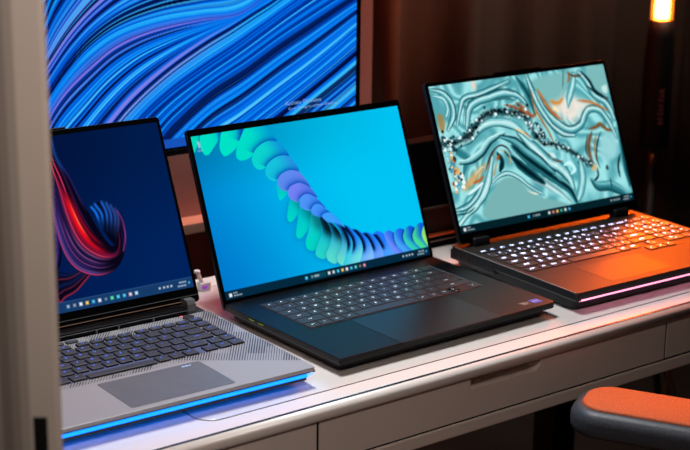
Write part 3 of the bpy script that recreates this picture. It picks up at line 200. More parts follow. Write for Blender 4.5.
# ------------------------------------------------------------------ painting the displayed pictures (numpy, per screen pixel)
class Paint:
    def __init__(s, nu, nv, aspect):
        s.nu, s.nv, s.asp = nu, nv, aspect
        u, v = np.meshgrid(np.linspace(0, 1, nu), np.linspace(0, 1, nv))
        s.u, s.v = u, v
        s.x = u * aspect; s.y = v.copy()             # isotropic coordinates, height = 1
        s.c = np.zeros((nv, nu, 3))
        s.px = 1.0 / nv
    def P(s, pts): return np.array([(a * s.asp, b) for a, b in pts])
    def over(s, col, a):
        a = np.clip(a, 0, 1)[..., None]
        s.c = s.c * (1 - a) + np.asarray(col, float) * a
    def smooth(s, P, n=8, closed=False):
        P = np.asarray(P); N = len(P); o = []
        idx = range(N) if closed else range(N - 1)
        for i in idx:
            if closed: p0, p1, p2, p3 = P[(i - 1) % N], P[i], P[(i + 1) % N], P[(i + 2) % N]
            else: p0, p1, p2, p3 = P[max(i - 1, 0)], P[i], P[i + 1], P[min(i + 2, N - 1)]
            for k in range(n):
                t = k / n
                o.append(.5 * ((2 * p1) + (-p0 + p2) * t + (2 * p0 - 5 * p1 + 4 * p2 - p3) * t * t + (-p0 + 3 * p1 - 3 * p2 + p3) * t ** 3))
        if not closed: o.append(P[-1])
        return np.array(o)
    def dist(s, P, closed=False, pad=0.15):
        """distance to polyline, with arclength parameter of the nearest point"""
        P = np.asarray(P); Q = np.roll(P, -1, 0) if closed else P[1:]; A = P if closed else P[:-1]
        best = np.full(s.x.shape, 9.0); par = np.zeros(s.x.shape)
        L = np.hypot(*(Q - A).T); cum = np.concatenate([[0], np.cumsum(L)]); tot = max(cum[-1], 1e-9)
        x0, x1 = P[:, 0].min() - pad, P[:, 0].max() + pad; y0, y1 = P[:, 1].min() - pad, P[:, 1].max() + pad
        j0, j1 = np.searchsorted(s.x[0], [x0, x1]); i0, i1 = np.searchsorted(s.y[:, 0], [y0, y1])
        if j1 <= j0 or i1 <= i0: return best, par
        X = s.x[i0:i1, j0:j1]; Y = s.y[i0:i1, j0:j1]; b = best[i0:i1, j0:j1]; pr = par[i0:i1, j0:j1]
        for k in range(len(A)):
            if L[k] < 1e-9: continue
            dx, dy = (Q[k] - A[k]) / L[k]
            t = np.clip((X - A[k, 0]) * dx + (Y - A[k, 1]) * dy, 0, L[k])
            d = np.hypot(X - A[k, 0] - t * dx, Y - A[k, 1] - t * dy)
            m = d < b
            b[m] = d[m]; pr[m] = (cum[k] + t[m]) / tot
        return best, par
    def inside(s, P):
        P = np.asarray(P); r = np.zeros(s.x.shape, bool)
        for (x0, y0), (x1, y1) in zip(P, np.roll(P, -1, 0)):
            if y0 == y1: continue
            c = ((y0 > s.y) != (y1 > s.y)) & (s.x < (x1 - x0) * (s.y - y0) / (y1 - y0) + x0)
            r ^= c
        return r
    def sdf(s, P):
        d, _ = s.dist(P, True); return np.where(s.inside(P), -d, d)
    def fill(s, P, col, soft=1.0):
        d = s.sdf(P); s.over(col, .5 - d / (s.px * soft)); return d
    def noise(s, fx, fy, seed=0, octv=3, wx=None, wy=None):
        X = (s.x if wx is None else wx) * fx; Y = (s.y if wy is None else wy) * fy
        r = np.random.RandomState(seed); tot = np.zeros(s.x.shape); amp = 1.0; nrm = 0
        for o in range(octv):
            T_ = r.rand(64, 64)
            xi = np.floor(X).astype(int); yi = np.floor(Y).astype(int); fx_ = X - xi; fy_ = Y - yi
            fx_ = fx_ * fx_ * (3 - 2 * fx_); fy_ = fy_ * fy_ * (3 - 2 * fy_)
            g = lambda a, b: T_[(yi + b) % 64, (xi + a) % 64]
            tot += amp * ((g(0, 0) * (1 - fx_) + g(1, 0) * fx_) * (1 - fy_) + (g(0, 1) * (1 - fx_) + g(1, 1) * fx_) * fy_)
            nrm += amp; amp *= .5; X = X * 2.03 + 7; Y = Y * 2.03 + 3
        return tot / nrm
    def rect(s, u0, u1, v0, v1, col, a=1.0, soft=1.0):
        d = np.maximum(np.maximum(u0 - s.u, s.u - u1) * s.asp, np.maximum(v0 - s.v, s.v - v1))
        s.over(col, a * (.5 - d / (s.px * soft)))
    def taskbar(s, bar, h, icons, u0, du, search=True, tint=None):
        s.rect(-1, 2, -1, h, bar, 0.93)
        for i, c in enumerate(icons):
            if c is None: continue
            uc = u0 + i * du
            s.rect(uc - .0060, uc + .0060, h * .5 - .0098, h * .5 + .0098, c, .95, 2.5)
            s.rect(uc - .003, uc + .004, h * .5 - .004, h * .5 + .006, tuple(min(255, x * .6 + 110) for x in c), .8, 2)
        # clock block and tray symbols
        for k, uu in enumerate((.862, .88, .895, .91)):
            s.rect(uu - .004, uu + .004, h * .5 - .006, h * .5 + .006, (215, 225, 235), .85, 2)
        for r0, a, b in ((.66, .944, .973), (.32, .936, .973)):
            uu = a
            while uu < b:
                s.rect(uu, uu + .0035, h * r0 - .0045, h * r0 + .0045, (225, 235, 245), .9, 1.5); uu += .0062
        s.rect(.981, .988, h * .5 - .006, h * .5 + .006, (60, 190, 240), 1, 2)
        # weather block at the left
        s.rect(.016, .030, h * .5 - .013, h * .5 + .010, (235, 240, 245), .9, 2)
        for r0, b in ((.66, .055), (.34, .072)):
            uu = .037
            while uu < b:
                s.rect(uu, uu + .004, h * r0 - .004, h * r0 + .004, (225, 235, 245), .85, 1.5); uu += .0065

def mixc(a, b, t): return np.asarray(a, float) * (1 - t)[..., None] + np.asarray(b, float) * t[..., None]
def sstep(a, b, x):
    t = np.clip((x - a) / (b - a), 0, 1); return t * t * (3 - 2 * t)

def paint_petals():
    p = Paint(440, 275, 1.6)
    g1 = np.clip(p.u * .55 + p.v * .25 + .12 + .25 * p.u * (1 - p.v), 0, 1)
    base = mixc((0, 112, 200), (0, 196, 244), sstep(0, .75, g1))
    base = base * (1 - .22 * sstep(.55, 1.0, p.v) * (1 - p.u)[...])[..., None]
    p.c = base
    # leaves hanging below the ridge, from left to right
    lc = [((0, 215, 200), (0, 190, 205))] * 3 + [((0, 215, 195), (20, 200, 215)), ((40, 215, 200), (10, 175, 220)), ((90, 225, 205), (10, 150, 225)), ((110, 225, 205), (20, 130, 235))]
    for k, q in enumerate(T['leaves']):
        P = p.smooth(p.P(q), 5, True)
        d = p.sdf(P)
        p.over(p.c * .55 + np.array((0, 30, 60)), .55 * np.exp(-np.maximum(d, 0) / .016) * (p.x < P[:, 0].mean() + .02) * (k > 0))
        ymin, ymax = P[:, 1].min(), P[:, 1].max()
        t = sstep(ymin, ymax, p.y)
        col = mixc(lc[k][0], lc[k][1], t)
        x0, x1 = P[:, 0].min(), P[:, 0].max(); tx = np.clip((p.x - x0) / (x1 - x0) + .35 * (t - .5), 0, 1)
        col = col * (1 - (.18 + .11 * max(0, k - 1)) * sstep(.35, 1.0, tx) * sstep(.12, .7, t))[..., None]
        if k >= 4:
            col = col * (1 - .75 * sstep(.55, .95, tx) * sstep(.35, .8, t))[..., None]
        p.over(col, .5 - d / (1.3 * p.px))
    # right hand fan: from right to left, each edge shades the one behind
    ridge = p.smooth(p.P(T['ridge']), 6)
    rc = [(30, 150, 255), (36, 140, 255), (50, 130, 255), (40, 140, 255), (50, 135, 250), (90, 120, 250), (40, 150, 250), (30, 200, 190), (30, 160, 235), (90, 215, 130), (170, 225, 110)]
    bc = [(120, 210, 235), (110, 190, 245), (120, 170, 250), (90, 190, 245), (60, 170, 245), (90, 150, 255), (60, 180, 240), (70, 225, 150), (60, 220, 170), (200, 230, 100), (235, 230, 90)]
    E_ = [p.smooth(p.P(e), 6) for e in T['edges']]
    ridge_y = np.interp(p.x[0], ridge[:, 0], ridge[:, 1], left=2, right=ridge[-1, 1])[None, :]
    cur = np.zeros(p.x.shape)
    LC = [(60, 215, 225), (110, 225, 225), (130, 190, 250), (110, 160, 250), (80, 160, 255), (110, 140, 250), (70, 165, 245), (50, 205, 190), (70, 220, 150), (150, 228, 110), (220, 234, 90)]
    RC = [(16, 140, 245), (20, 128, 250), (24, 122, 252), (30, 124, 252), (30, 120, 250), (40, 110, 240), (24, 100, 228), (16, 84, 214), (14, 96, 214), (24, 140, 205), (70, 190, 150)]
    for k in range(len(E_) - 1):
        a = E_[k]; b = E_[k + 1]
        up_ = .020 if k >= 4 else .008
        cap = [b[0] * (1 - f) + a[0] * f + np.array((0, up_ * math.sin(PI * f))) for f in (.2, .4, .6, .8)]
        poly = np.vstack([a, b[::-1], cap])
        d = p.sdf(poly); de, _ = p.dist(a); db, _ = p.dist(b)
        w = de / (de + db + 1e-6)
        lo = min(a[:, 1].min(), b[:, 1].min()) + .06
        yt = np.clip((p.y - lo) / max(1e-3, a[0, 1] - lo), 0, 1)
        if k < 5:
            col = mixc(LC[k], RC[k], sstep(.0, .75, yt + .25 * (1 - w)))
            dark = np.maximum(.8 * sstep(.50, .10, w) * sstep(.10, .40, yt) * sstep(1.0, .85, yt), .98 * sstep(.036, .010, de) * sstep(.05, .35, yt) * sstep(1.0, .93, yt))
            dark = dark * (1 - .55 * sstep(.08, .0, w) * 0)
        else:
            col = mixc(LC[k], RC[k], sstep(.10, .85, w * .75 + .45 * (yt - .35)))
            dark = .55 * sstep(.75, 1.0, w) * sstep(.0, .3, yt) * (k < 8)
        col = col * (1 - dark)[..., None] + np.array((0, 10, 44)) * dark[..., None]
        p.over(col, .5 - d / (1.3 * p.px))
    # upper discs, front ones last
    uc = [(0, 222, 190), (0, 226, 196), (0, 226, 198), (0, 222, 200), (10, 214, 206), (20, 196, 220), (96, 140, 240), (120, 130, 245), (80, 150, 250), (70, 150, 252), (60, 160, 252)]
    u2 = [(0, 200, 190), (0, 200, 196), (0, 196, 200), (0, 150, 215), (20, 130, 225), (50, 130, 232), (110, 130, 240), (70, 120, 235), (50, 130, 240), (40, 140, 245), (40, 140, 245)]
    for k, q in enumerate(T['petals_up']):
        P = p.smooth(p.P(q), 5, True); d = p.sdf(P)
        if k > 0:
            sh = .62 * np.exp(-np.maximum(d, 0) / .020) * ((p.x - P[:, 0].mean()) * .5 + (p.y - P[:, 1].mean()) > -.02) * (d > 0) if k > 2 else 0 * d
            inside_prev = p.inside(p.smooth(p.P(T['petals_up'][k - 1]), 5, True))
            p.over((4, 66, 178), sh * inside_prev * 1.5)
        t = np.clip((p.x - P[:, 0].min()) / np.ptp(P[:, 0]) * .7 + (p.y - P[:, 1].min()) / np.ptp(P[:, 1]) * .3, 0, 1)
        col = mixc(uc[k], u2[k], sstep(.45, 1, t))
        if k < 4: col = mixc(col, (0, 80, 170), .75 * sstep(.78 if k < 3 else .88, 1.0, t)) if False else col * (1 - sstep(.72, 1.05, t) * .0)[..., None]
        if k in (1, 2):
            tt = sstep(.70, .98, (p.x - P[:, 0].min()) / np.ptp(P[:, 0]))
            col = col * (1 - tt)[..., None] + np.array((0, 95, 185)) * tt[..., None]
        p.over(col, .5 - d / (1.3 * p.px))
    p.taskbar((4, 40, 62), .052, [(40, 190, 240), None, None, None, None, (225, 225, 225), (200, 205, 210), (40, 190, 225), (245, 190, 70), (230, 235, 235), (40, 170, 220), (60, 190, 190), (80, 80, 70), (230, 130, 150)], .375, .022)
    p.rect(.392, .47, .010, .042, (10, 70, 88), .8, 2)
    for uu in (.402, .415, .421, .427, .433): p.rect(uu - .002, uu + .003, .021, .033, (220, 230, 235), .8, 2)
    # bin icon on the desktop
    p.rect(.022, .034, .925, .965, (225, 230, 235), .7, 4); p.rect(.016, .040, .905, .913, (200, 215, 220), .6, 3)
    return p

def paint_ribbon():
    p = Paint(440, 275, 1.6)
    p.c = mixc((2, 14, 58), (0, 34, 92), sstep(0.1, .95, p.u * .8 + .2 * (1 - p.v)))
    p.c = p.c * (.85 + .15 * sstep(.9, .2, p.v))[..., None]
    def band(out, inn, stripes, n=26, fade=None):
        A = p.smooth(p.P(out), 10); B = p.smooth(p.P(inn), 10)
        def res(Q, m=90):
            L = np.concatenate([[0], np.cumsum(np.hypot(*np.diff(Q, axis=0).T))]); t = np.linspace(0, L[-1], m)
            return np.stack([np.interp(t, L, Q[:, 0]), np.interp(t, L, Q[:, 1])], 1)
        A, B = res(A), res(B)
        poly = np.vstack([A, B[::-1]])
        p.over((6, 4, 22), .5 - p.sdf(poly) / (1.5 * p.px))
        for s_, w, col, a0, f0, f1 in stripes:
            Q = A * (1 - s_) + B * s_
            d, t = p.dist(Q[::2])
            al = a0 * np.exp(-(d / w) ** 2) * sstep(f0, f0 + .14, t) * (1 - sstep(f1 - .12, f1, t)) * (p.sdf(poly) < w)
            p.over(col, al)
    # lower, darker sheet behind
    band(T['rib2_out'], T['rib2_in'], [(.05, .006, (150, 40, 70), .9, -.2, 1.2), (.3, .006, (90, 30, 60), .8, -.2, 1.2), (.5, .012, (14, 30, 80), .8, -.2, 1.2), (.72, .006, (120, 40, 70), .7, -.2, 1.2), (.9, .01, (10, 30, 84), .8, -.2, 1.2)])
    # the left half of the screen, behind the jamb, carries the same sheet mirrored and dimmed
    band([(1.04 - a, b) for a, b in T['rib_out']], [(1.04 - a, b) for a, b in T['rib_in']], [(.1, .012, (60, 40, 140), .8, -.2, 1.2), (.4, .012, (150, 30, 60), .8, 0, .9), (.7, .012, (20, 60, 170), .8, -.2, 1.2)])
    st = [
        (.03, .006, (235, 60, 110), .95, .0, .72), (.07, .014, (130, 90, 190), .95, .18, .70), (.14, .010, (60, 50, 150), .95, .05, .66),
        (.19, .006, (170, 90, 190), .9, .25, .72), (.25, .012, (70, 40, 130), .9, .1, .70), (.30, .007, (190, 110, 200), .85, .32, .70),
        (.36, .010, (40, 30, 100), .9, .05, .7), (.40, .006, (220, 130, 200), .8, .38, .72), (.44, .011, (150, 50, 120), .9, .20, .74), (.475, .006, (235, 60, 90), 1.0, .0, .76),
        (.53, .013, (120, 20, 60), .9, .12, .80), (.60, .020, (200, 10, 36), 1.0, .22, .72), (.645, .016, (250, 20, 30), 1.0, .27, .62),
        (.67, .006, (255, 110, 70), 1.0, .30, .58), (.66, .005, (250, 60, 110), .95, .02, .36), (.75, .014, (140, 8, 34), .9, .28, .70),
        (.82, .008, (90, 30, 90), .8, .05, .62), (.92, .012, (20, 90, 200), .9, -.1, .26), (.97, .008, (60, 50, 150), .8, .1, .5),
        (.04, .005, (190, 70, 150), .9, .74, .97), (.30, .006, (30, 40, 120), .8, .72, .95), (.6, .006, (110, 20, 50), .8, .66, .9)]
    band(T['rib_out'], T['rib_in'], [(a_, w_ * .8, tuple(c_ * (.72 if col[2] > col[0] * .7 else 1) for c_ in col), al, f0, f1) for a_, w_, col, al, f0, f1 in st])
    # the blue coil on the inside of the curl
    P = p.smooth(p.P(T['ball']), 6, True)
    keep = p.c.copy()
    rib = np.vstack([p.smooth(p.P(T['rib_out']), 10), p.smooth(p.P(T['rib_in']), 10)[::-1]])
    bm_ = np.clip(.5 - p.sdf(P) / (2 * p.px), 0, 1) * np.clip(.5 + p.sdf(rib) / (2 * p.px), 0, 1)
    p.over((4, 6, 26), bm_)
    for k, q in enumerate(T['coil']):
        Q = p.smooth(p.P(q), 12); d, t = p.dist(Q)
        b = 1 - .10 * k
        p.over((14 + 6 * k, 118 * b, 246 * b), .97 * np.exp(-(d / .0095) ** 2) * (1 - .8 * sstep(.45, 1, t)))
    Q = p.smooth(p.P(T['coil_edge']), 8); d, t = p.dist(Q)
    p.over((150, 60, 150), .8 * np.exp(-(d / .004) ** 2))
    p.taskbar((22, 58, 104), .060, [(120, 150, 190), (120, 120, 130), (225, 235, 240), (245, 190, 70), (40, 160, 220), (225, 230, 235), (60, 90, 130), (60, 215, 140), (40, 190, 220), (40, 170, 220), (235, 190, 200), (170, 220, 235)], .497, .0245)
    p.rect(-1, 2, .058, .062, (70, 110, 160), .6, 1.5)
    return p

def paint_marble():
    p = Paint(440, 275, 1.6)
    n1 = p.noise(2.2, 2.2, 3, 2); n2 = p.noise(2.4, 2.4, 5, 2)
    wx = p.x + .28 * (n1 - .5); wy = p.y + .28 * (n2 - .5)
    n3 = p.noise(5.0, 5.0, 9, 2, wx, wy)
    sw = .5 + .5 * np.sin(26 * (n3 + .25 * n1) + 5 * p.x)
    p.c = mixc((92, 178, 188), (150, 214, 216), sw)
    for q in T['flat']:
        P = p.smooth(p.P(q), 4, True); d = p.sdf(P)
        p.over((128, 190, 190), .5 - d / .03)
    fine = p.noise(9, 9, 11, 3, wx, wy)
    grain = p.noise(60, 60, 21, 2)
    def sdist(Q):
        """distance to the stroke with the side it lies on (left of travel positive)"""
        d, t = p.dist(Q)
        L = np.concatenate([[0], np.cumsum(np.hypot(*np.diff(Q, axis=0).T))]); L /= L[-1]
        i = np.clip(np.searchsorted(L, t.ravel(), side='right') - 1, 0, len(Q) - 2)
        dx = Q[i + 1] - Q[i]
        cr = dx[:, 0] * (p.y.ravel() - Q[i, 1]) - dx[:, 1] * (p.x.ravel() - Q[i, 0])
        return d, t, np.where(cr > 0, 1.0, -1.0).reshape(d.shape)
    def fold(w, ramp, pts):
        Q = p.smooth(p.P(pts), 9); d, t, sg = sdist(Q)
        taper = .45 + .55 * np.minimum(1, np.minimum(t, 1 - t) * 4)
        d = d + (fine - .5) * w * .35
        s_ = sg * d / (w * .78 * taper)
        xs = [r[0] for r in ramp]
        sc_ = np.clip(s_ + .22 * (fine - .5), -1, 1)
        col = np.stack([np.interp(sc_, xs, [r[1][k] for r in ramp]) for k in range(3)], -1)
        # fine parallel creases
        col = col * (1 - .16 * sstep(.35, .0, np.abs(((s_ * 2.6 + 2 * n3) % 1) - .5)))[..., None]
        p.over(col, sstep(1.12, .88, np.abs(s_)) * sstep(0, .06, np.minimum(t, 1 - t) + .04))
    def stroke(w, cd, pts):
        col, dots = cd
        Q = p.smooth(p.P(pts), 7); d, t = p.dist(Q)
        d = d + (fine - .5) * w * .5
        taper = .35 + .65 * np.minimum(1, np.minimum(t, 1 - t) * 5)
        prof = np.exp(-(d / (w * (.78 if (col[0] > col[2] + 20 and not dots) else .60) * taper)) ** (2 if (col[0] > col[2] + 20 and not dots) else 4))
        if dots == 1:
            p.over(col, np.exp(-(d / (w * .62)) ** 2) * (.55 + .45 * sstep(.35, .55, grain)) * .9)
            r = np.random.RandomState(int(abs(pts[0][0]) * 9999) % 9999)
            for _ in range(int(34 * len(pts))):
                k = r.randint(len(Q)); c = Q[k] + r.randn(2) * w * .72; rad = .0020 + .0115 * r.rand() ** 4
                dd = np.hypot((p.x - c[0]) * (.8 + .5 * r.rand()), p.y - c[1])
                p.over((6, 16, 22) if r.rand() < .22 else ((200, 228, 230) if r.rand() < .42 else (40, 112, 130)), .85 * (.5 - (dd - rad) / (1.2 * p.px)))
        elif dots == 2:
            p.over(col, .35 * prof)
            r = np.random.RandomState(5)
            for _ in range(60):
                k = r.randint(len(Q)); c = Q[k] + r.randn(2) * w * .5; rad = .003 + .013 * r.rand() ** 2
                dd = np.hypot(p.x - c[0], p.y - c[1]); cc = [(60, 170, 205), (20, 60, 80), (230, 180, 110), (210, 230, 225), (190, 100, 50)][r.randint(5)]
                p.over(cc, .85 * (.5 - (dd - rad) / (1.4 * p.px)))
        else:
            p.over(col, prof * .94)
    def blob(w, col, pts):
        P = p.smooth(p.P(pts), 5, True); d = p.sdf(P) + (fine - .5) * w
        p.over(col, .88 * sstep(1.3, -2.2, d / max(w, p.px)))
    for kind, w, arg, pts in T['strokes']:
        {'F': fold, 'S': stroke, 'B': blob}[kind](w, arg, pts)
    g_ = p.c / 255.0; lum = g_.mean(-1, keepdims=True)
    p.c = 255 * np.clip(g_ * (1 + .95 * (lum - .63)) - .02, 0, 1)
    for q in T['flat'][:1]:
        P = p.smooth(p.P(q), 4, True); p.over((124, 184, 184), sstep(.004, -.012, p.sdf(P)))
    p.taskbar((4, 34, 42), .052, [(40, 180, 240), None, None, None, None, (225, 225, 220), (225, 110, 110), (240, 190, 90), (30, 170, 130), (220, 230, 230), (30, 150, 225)], .375, .0235)
    for uu in (.402, .413, .419, .425, .431, .437): p.rect(uu - .002, uu + .003, .021, .033, (200, 215, 220), .8, 2)
    return p

def paint_flow():
    p = Paint(720, 405, 708 / 398.0)
    # flow coordinate: interpolate between traced stream lines column by column
    us = p.u[0]; ys = []
    for q in T['flow']:
        q = sorted(q); Q = p.smooth(np.array(q), 8); o = np.argsort(Q[:, 0]); Q = Q[o]
        y = np.interp(us, Q[:, 0], Q[:, 1])
        sl0 = (Q[4, 1] - Q[0, 1]) / max(1e-6, Q[4, 0] - Q[0, 0]); sl1 = (Q[-1, 1] - Q[-5, 1]) / max(1e-6, Q[-1, 0] - Q[-5, 0])
        y = np.where(us < Q[0, 0], Q[0, 1] + sl0 * (us - Q[0, 0]), y); y = np.where(us > Q[-1, 0], Q[-1, 1] + sl1 * (us - Q[-1, 0]), y)
        ys.append(y)
    ys = np.array(ys)
    phi = np.zeros(p.u.shape)
    for j in range(p.nu):
        col = ys[:, j]; o = np.argsort(col)
        c = np.maximum.accumulate(col[o] + np.arange(len(o)) * 1e-4)
        ph = o.astype(float)
        v = p.v[:, j]
        r = np.interp(v, c, ph)
        lo = v < c[0]; hi = v > c[-1]
        r[lo] = ph[0] + (c[0] - v[lo]) * 6; r[hi] = ph[-1] - (v[hi] - c[-1]) * 6
        phi[:, j] = r
    gp = np.abs(np.gradient(phi, axis=0)) + .6 * np.abs(np.gradient(phi, axis=1))
    def n1(f, seed, drift=0.0):
        tb = np.random.RandomState(seed).rand(4096); x = (phi + 40) * f + drift * p.u; i = np.floor(x).astype(int); t = x - i; t = t * t * (3 - 2 * t)
        r = tb[i % 4096] * (1 - t) + tb[(i + 1) % 4096] * t
        return .5 + (r - .5) * np.exp(-(f * gp / 1.1) ** 2)
    a = n1(5.5, 1, .6); b = n1(12, 2, -.8); c_ = n1(1.6, 3, .5); d_ = n1(23, 4, .9)
    k = .5 + 1.5 * (.16 * (a - .5) + .42 * (b - .5) + .48 * (d_ - .5)) + .22 * (c_ - .5) + .07 * (p.u - .6)
    xs = [.12, .27, .40, .52, .66, .80, .96]
    cs = [(2, 12, 62), (0, 50, 150), (0, 84, 208), (4, 112, 238), (10, 144, 250), (40, 180, 255), (96, 204, 255)]
    base = np.stack([np.interp(k, xs, [c[i] for c in cs]) for i in range(3)], -1)
    vm = (np.exp(-((phi - 3.05) / .25) ** 2) + np.exp(-((phi - 5.05) / .32) ** 2) * sstep(.80, .55, p.u) + .9 * np.exp(-((phi - 1.0) / .35) ** 2) + .5 * np.exp(-((phi - 2.6) / .25) ** 2)) * sstep(.38, .58, b * .5 + d_ * .5) * sstep(.95, .6, p.u)
    vm = np.clip(vm, 0, 1) * .85
    base = base * (1 - vm)[..., None] + np.array((150, 118, 228)) * vm[..., None]
    dk = sstep(.34, .22, n1(15, 8, .3)) * .8
    base = base * (1 - dk)[..., None] + np.array((2, 12, 64)) * dk[..., None]
    br = sstep(.72, .84, n1(26, 9, -.5)) * .75
    base = base * (1 - br)[..., None] + np.array((60, 190, 255)) * br[..., None]
    dim = .62 + .38 * sstep(.10, .55, p.u * .9 + .45 * (1 - p.v) - .15 * c_)
    p.c = base * dim[..., None]
    p.rect(-1, 2, -1, .032, (22, 84, 190), .82)
    return p

def screen_mesh(name, p, w, h):
    """flat grid in the xz plane, origin bottom centre, one colour per displayed pixel"""
    nu, nv = p.nu, p.nv
    me = bpy.data.meshes.new(name)
    X = (p.u - .5) * w; Z = p.v * h
    co = np.stack([X, np.zeros_like(X), Z], -1).reshape(-1, 3)
    i, j = np.meshgrid(np.arange(nv - 1), np.arange(nu - 1), indexing='ij')
    a = (i * nu + j).ravel(); f = np.stack([a, a + 1, a + nu + 1, a + nu], 1)
    me.vertices.add(len(co)); me.vertices.foreach_set('co', co.ravel().astype(np.float32))
    me.loops.add(f.size); me.loops.foreach_set('vertex_index', f.ravel().astype(np.int32))
    me.polygons.add(len(f)); me.polygons.foreach_set('loop_start', (np.arange(len(f)) * 4).astype(np.int32))
    me.update(calc_edges=True)
    c = np.clip(p.c, 0, 255) / 255.0
    c = np.where(c <= .04045, c / 12.92, ((c + .055) / 1.055) ** 2.4)
    rgba = np.concatenate([c, np.ones(c.shape[:2] + (1,))], -1).reshape(-1)
    at = me.color_attributes.new('picture', 'FLOAT_COLOR', 'POINT'); at.data.foreach_set('color', rgba.astype(np.float32))
    return me

def screen_mat(name, strength):
    m = bpy.data.materials.new(name); m.use_nodes = True; nt = m.node_tree; b = nt.nodes['Principled BSDF']
    b.inputs['Base Color'].default_value = (.0, .0, .0, 1); b.inputs['Roughness'].default_value = .25; b.inputs['Specular IOR Level'].default_value = .06
    at = nt.nodes.new('ShaderNodeAttribute'); at.attribute_name = 'picture'
    nt.links.new(at.outputs['Color'], b.inputs['Emission Color']); b.inputs['Emission Strength'].default_value = strength
    return m

# ------------------------------------------------------------------ materials
M = {}
M['desk'] = noisy(mat('desk_white_lacquer', (236, 232, 226), .34, coat=1.0, coat_rough=.36), 3, .02)
M['glass'] = mat('desk_white_glass', (226, 220, 214), .30, coat=.8, coat_rough=.12)
M['edge_line'] = mat('edge_line_grey', (52, 54, 62), .22, spec=.9)
M['edge_glint'] = mat('deck_edge_highlight', (200, 196, 196), .3, metal=.6)
M['seam'] = mat('seam_dark', (18, 16, 16), .8)
M['drawer'] = noisy(mat('drawer_white', (226, 214, 204), .55), 8, .03)
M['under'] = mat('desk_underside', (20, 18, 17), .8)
M['bezel'] = mat('bezel_black', (3, 3, 4), .30, spec=.15)
M['black'] = mat('black_plastic', (10, 10, 12), .5)
M['rubber'] = mat('black_rubber', (7, 7, 8), .75)
M['m_alu'] = noisy(mat('black_aluminium', (13, 15, 18), .38, metal=.65, spec=.5), 300, .10, rough_amt=.04)
M['m_alu_lid'] = mat('black_aluminium_lid', (18, 19, 22), .40, metal=.7)
M['m_pad'] = mat('trackpad_glass', (34, 35, 39), .34, metal=.5)
M['m_key'] = mat('black_keycap', (38, 40, 44), .40, spec=.5)
M['m_legend'] = mat('legend_white', (200, 205, 205), .5, emit=(235, 240, 240), es=1.5)
M['key_side'] = mat('keycap_side', (5, 5, 7), .6)
M['l_key'] = mat('slate_keycap', (52, 56, 66), .45)
M['l_legend'] = mat('legend_blue', (40, 90, 230), .5, emit=(70, 120, 255), es=1.5)
M['l_well'] = mat('keyboard_glow_blue', (70, 80, 110), .6, emit=(30, 80, 220), es=.05)
M['l_silver'] = mat('silver_deck', (148, 150, 154), .42, metal=.35)
M['l_pad'] = noisy(mat('silver_trackpad', (118, 122, 128), .36, metal=.35), 60, .05)
M['l_dark'] = mat('dark_grey_plastic', (30, 31, 34), .5)
M['blue_led'] = mat('blue_light_bar', (0, 120, 255), .4, emit=(0, 118, 255), es=2.5)
M['white_led'] = mat('pale_light_tip', (200, 225, 255), .4, emit=(120, 190, 255), es=.9)
M['pink_led'] = mat('pink_white_light_line', (255, 210, 225), .4, emit=(255, 150, 185), es=1.9)
M['r_deck'] = noisy(mat('graphite_deck', (68, 60, 55), .58, metal=.85), 200, .05)
M['r_pad'] = mat('graphite_trackpad', (60, 53, 48), .52, metal=.85)
M['r_body'] = mat('graphite_body', (20, 22, 26), .45, metal=.2)
M['r_key'] = mat('graphite_keycap', (52, 46, 46), .45, metal=.3)
M['r_legend'] = mat('legend_bright', (230, 235, 255), .5, emit=(196, 206, 255), es=6.5)
M['grey_metal'] = mat('grey_hinge', (120, 124, 126), .35, metal=.6)
M['copper_line'] = mat('pale_copper_edge', (196, 160, 136), .35, metal=.6)
M['port_dark'] = mat('port_opening', (3, 3, 4), .6)
M['port_green'] = mat('port_green', (120, 190, 30), .5)
M['sticker'] = mat('sticker_black', (24, 26, 26), .4)
M['sticker_txt'] = mat('sticker_print', (205, 214, 200), .5)
M['sticker_blue'] = mat('sticker_blue', (20, 80, 190), .4)
M['white_plastic'] = mat('white_plastic', (226, 222, 224), .4)
M['violet'] = mat('violet_glow', (150, 80, 190), .4, emit=(150, 70, 200), es=.5)
M['notice'] = mat('notice_letters', (150, 190, 250), .5, emit=(130, 180, 245), es=.6)
M['brass'] = mat('brass', (170, 110, 40), .3, metal=.9)
M['tube_core'] = mat('lamp_tube', (255, 190, 110), .5, emit=(255, 98, 15), es=470.0)
M['tube_sleeve'] = bpy.data.materials.new('lamp_sleeve'); M['tube_sleeve'].use_nodes = True
_n = M['tube_sleeve'].node_tree; _n.nodes.clear()
_o = _n.nodes.new('ShaderNodeOutputMaterial'); _m = _n.nodes.new('ShaderNodeMixShader'); _e = _n.nodes.new('ShaderNodeEmission'); _t = _n.nodes.new('ShaderNodeBsdfTransparent')
_e.inputs['Color'].default_value = lin((255, 130, 30)); _e.inputs['Strength'].default_value = 3.0; _m.inputs[0].default_value = .35
_n.links.new(_t.outputs[0], _m.inputs[1]); _n.links.new(_e.outputs[0], _m.inputs[2]); _n.links.new(_m.outputs[0], _o.inputs[0])
M['lamp_print'] = mat('lamp_lettering', (190, 110, 116), .5)
M['chair_rubber'] = noisy(mat('chair_rubber', (58, 66, 74), .45), 420, .25, bump=.35)
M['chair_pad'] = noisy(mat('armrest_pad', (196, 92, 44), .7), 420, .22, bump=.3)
M['chair_fabric'] = noisy(mat('chair_seat_fabric', (88, 60, 52), .9), 300, .2, bump=.3)
M['wall'] = noisy(mat('wall_paint', (170, 122, 114), .85), 6, .04)
M['jamb'] = noisy(mat('jamb_paint', (196, 182, 172), .6), 5, .03)
M['curtain'] = noisy(mat('curtain_cloth', (66, 47, 38), .9), 60, .12, bump=.1, stretch=(1, 1, .1))
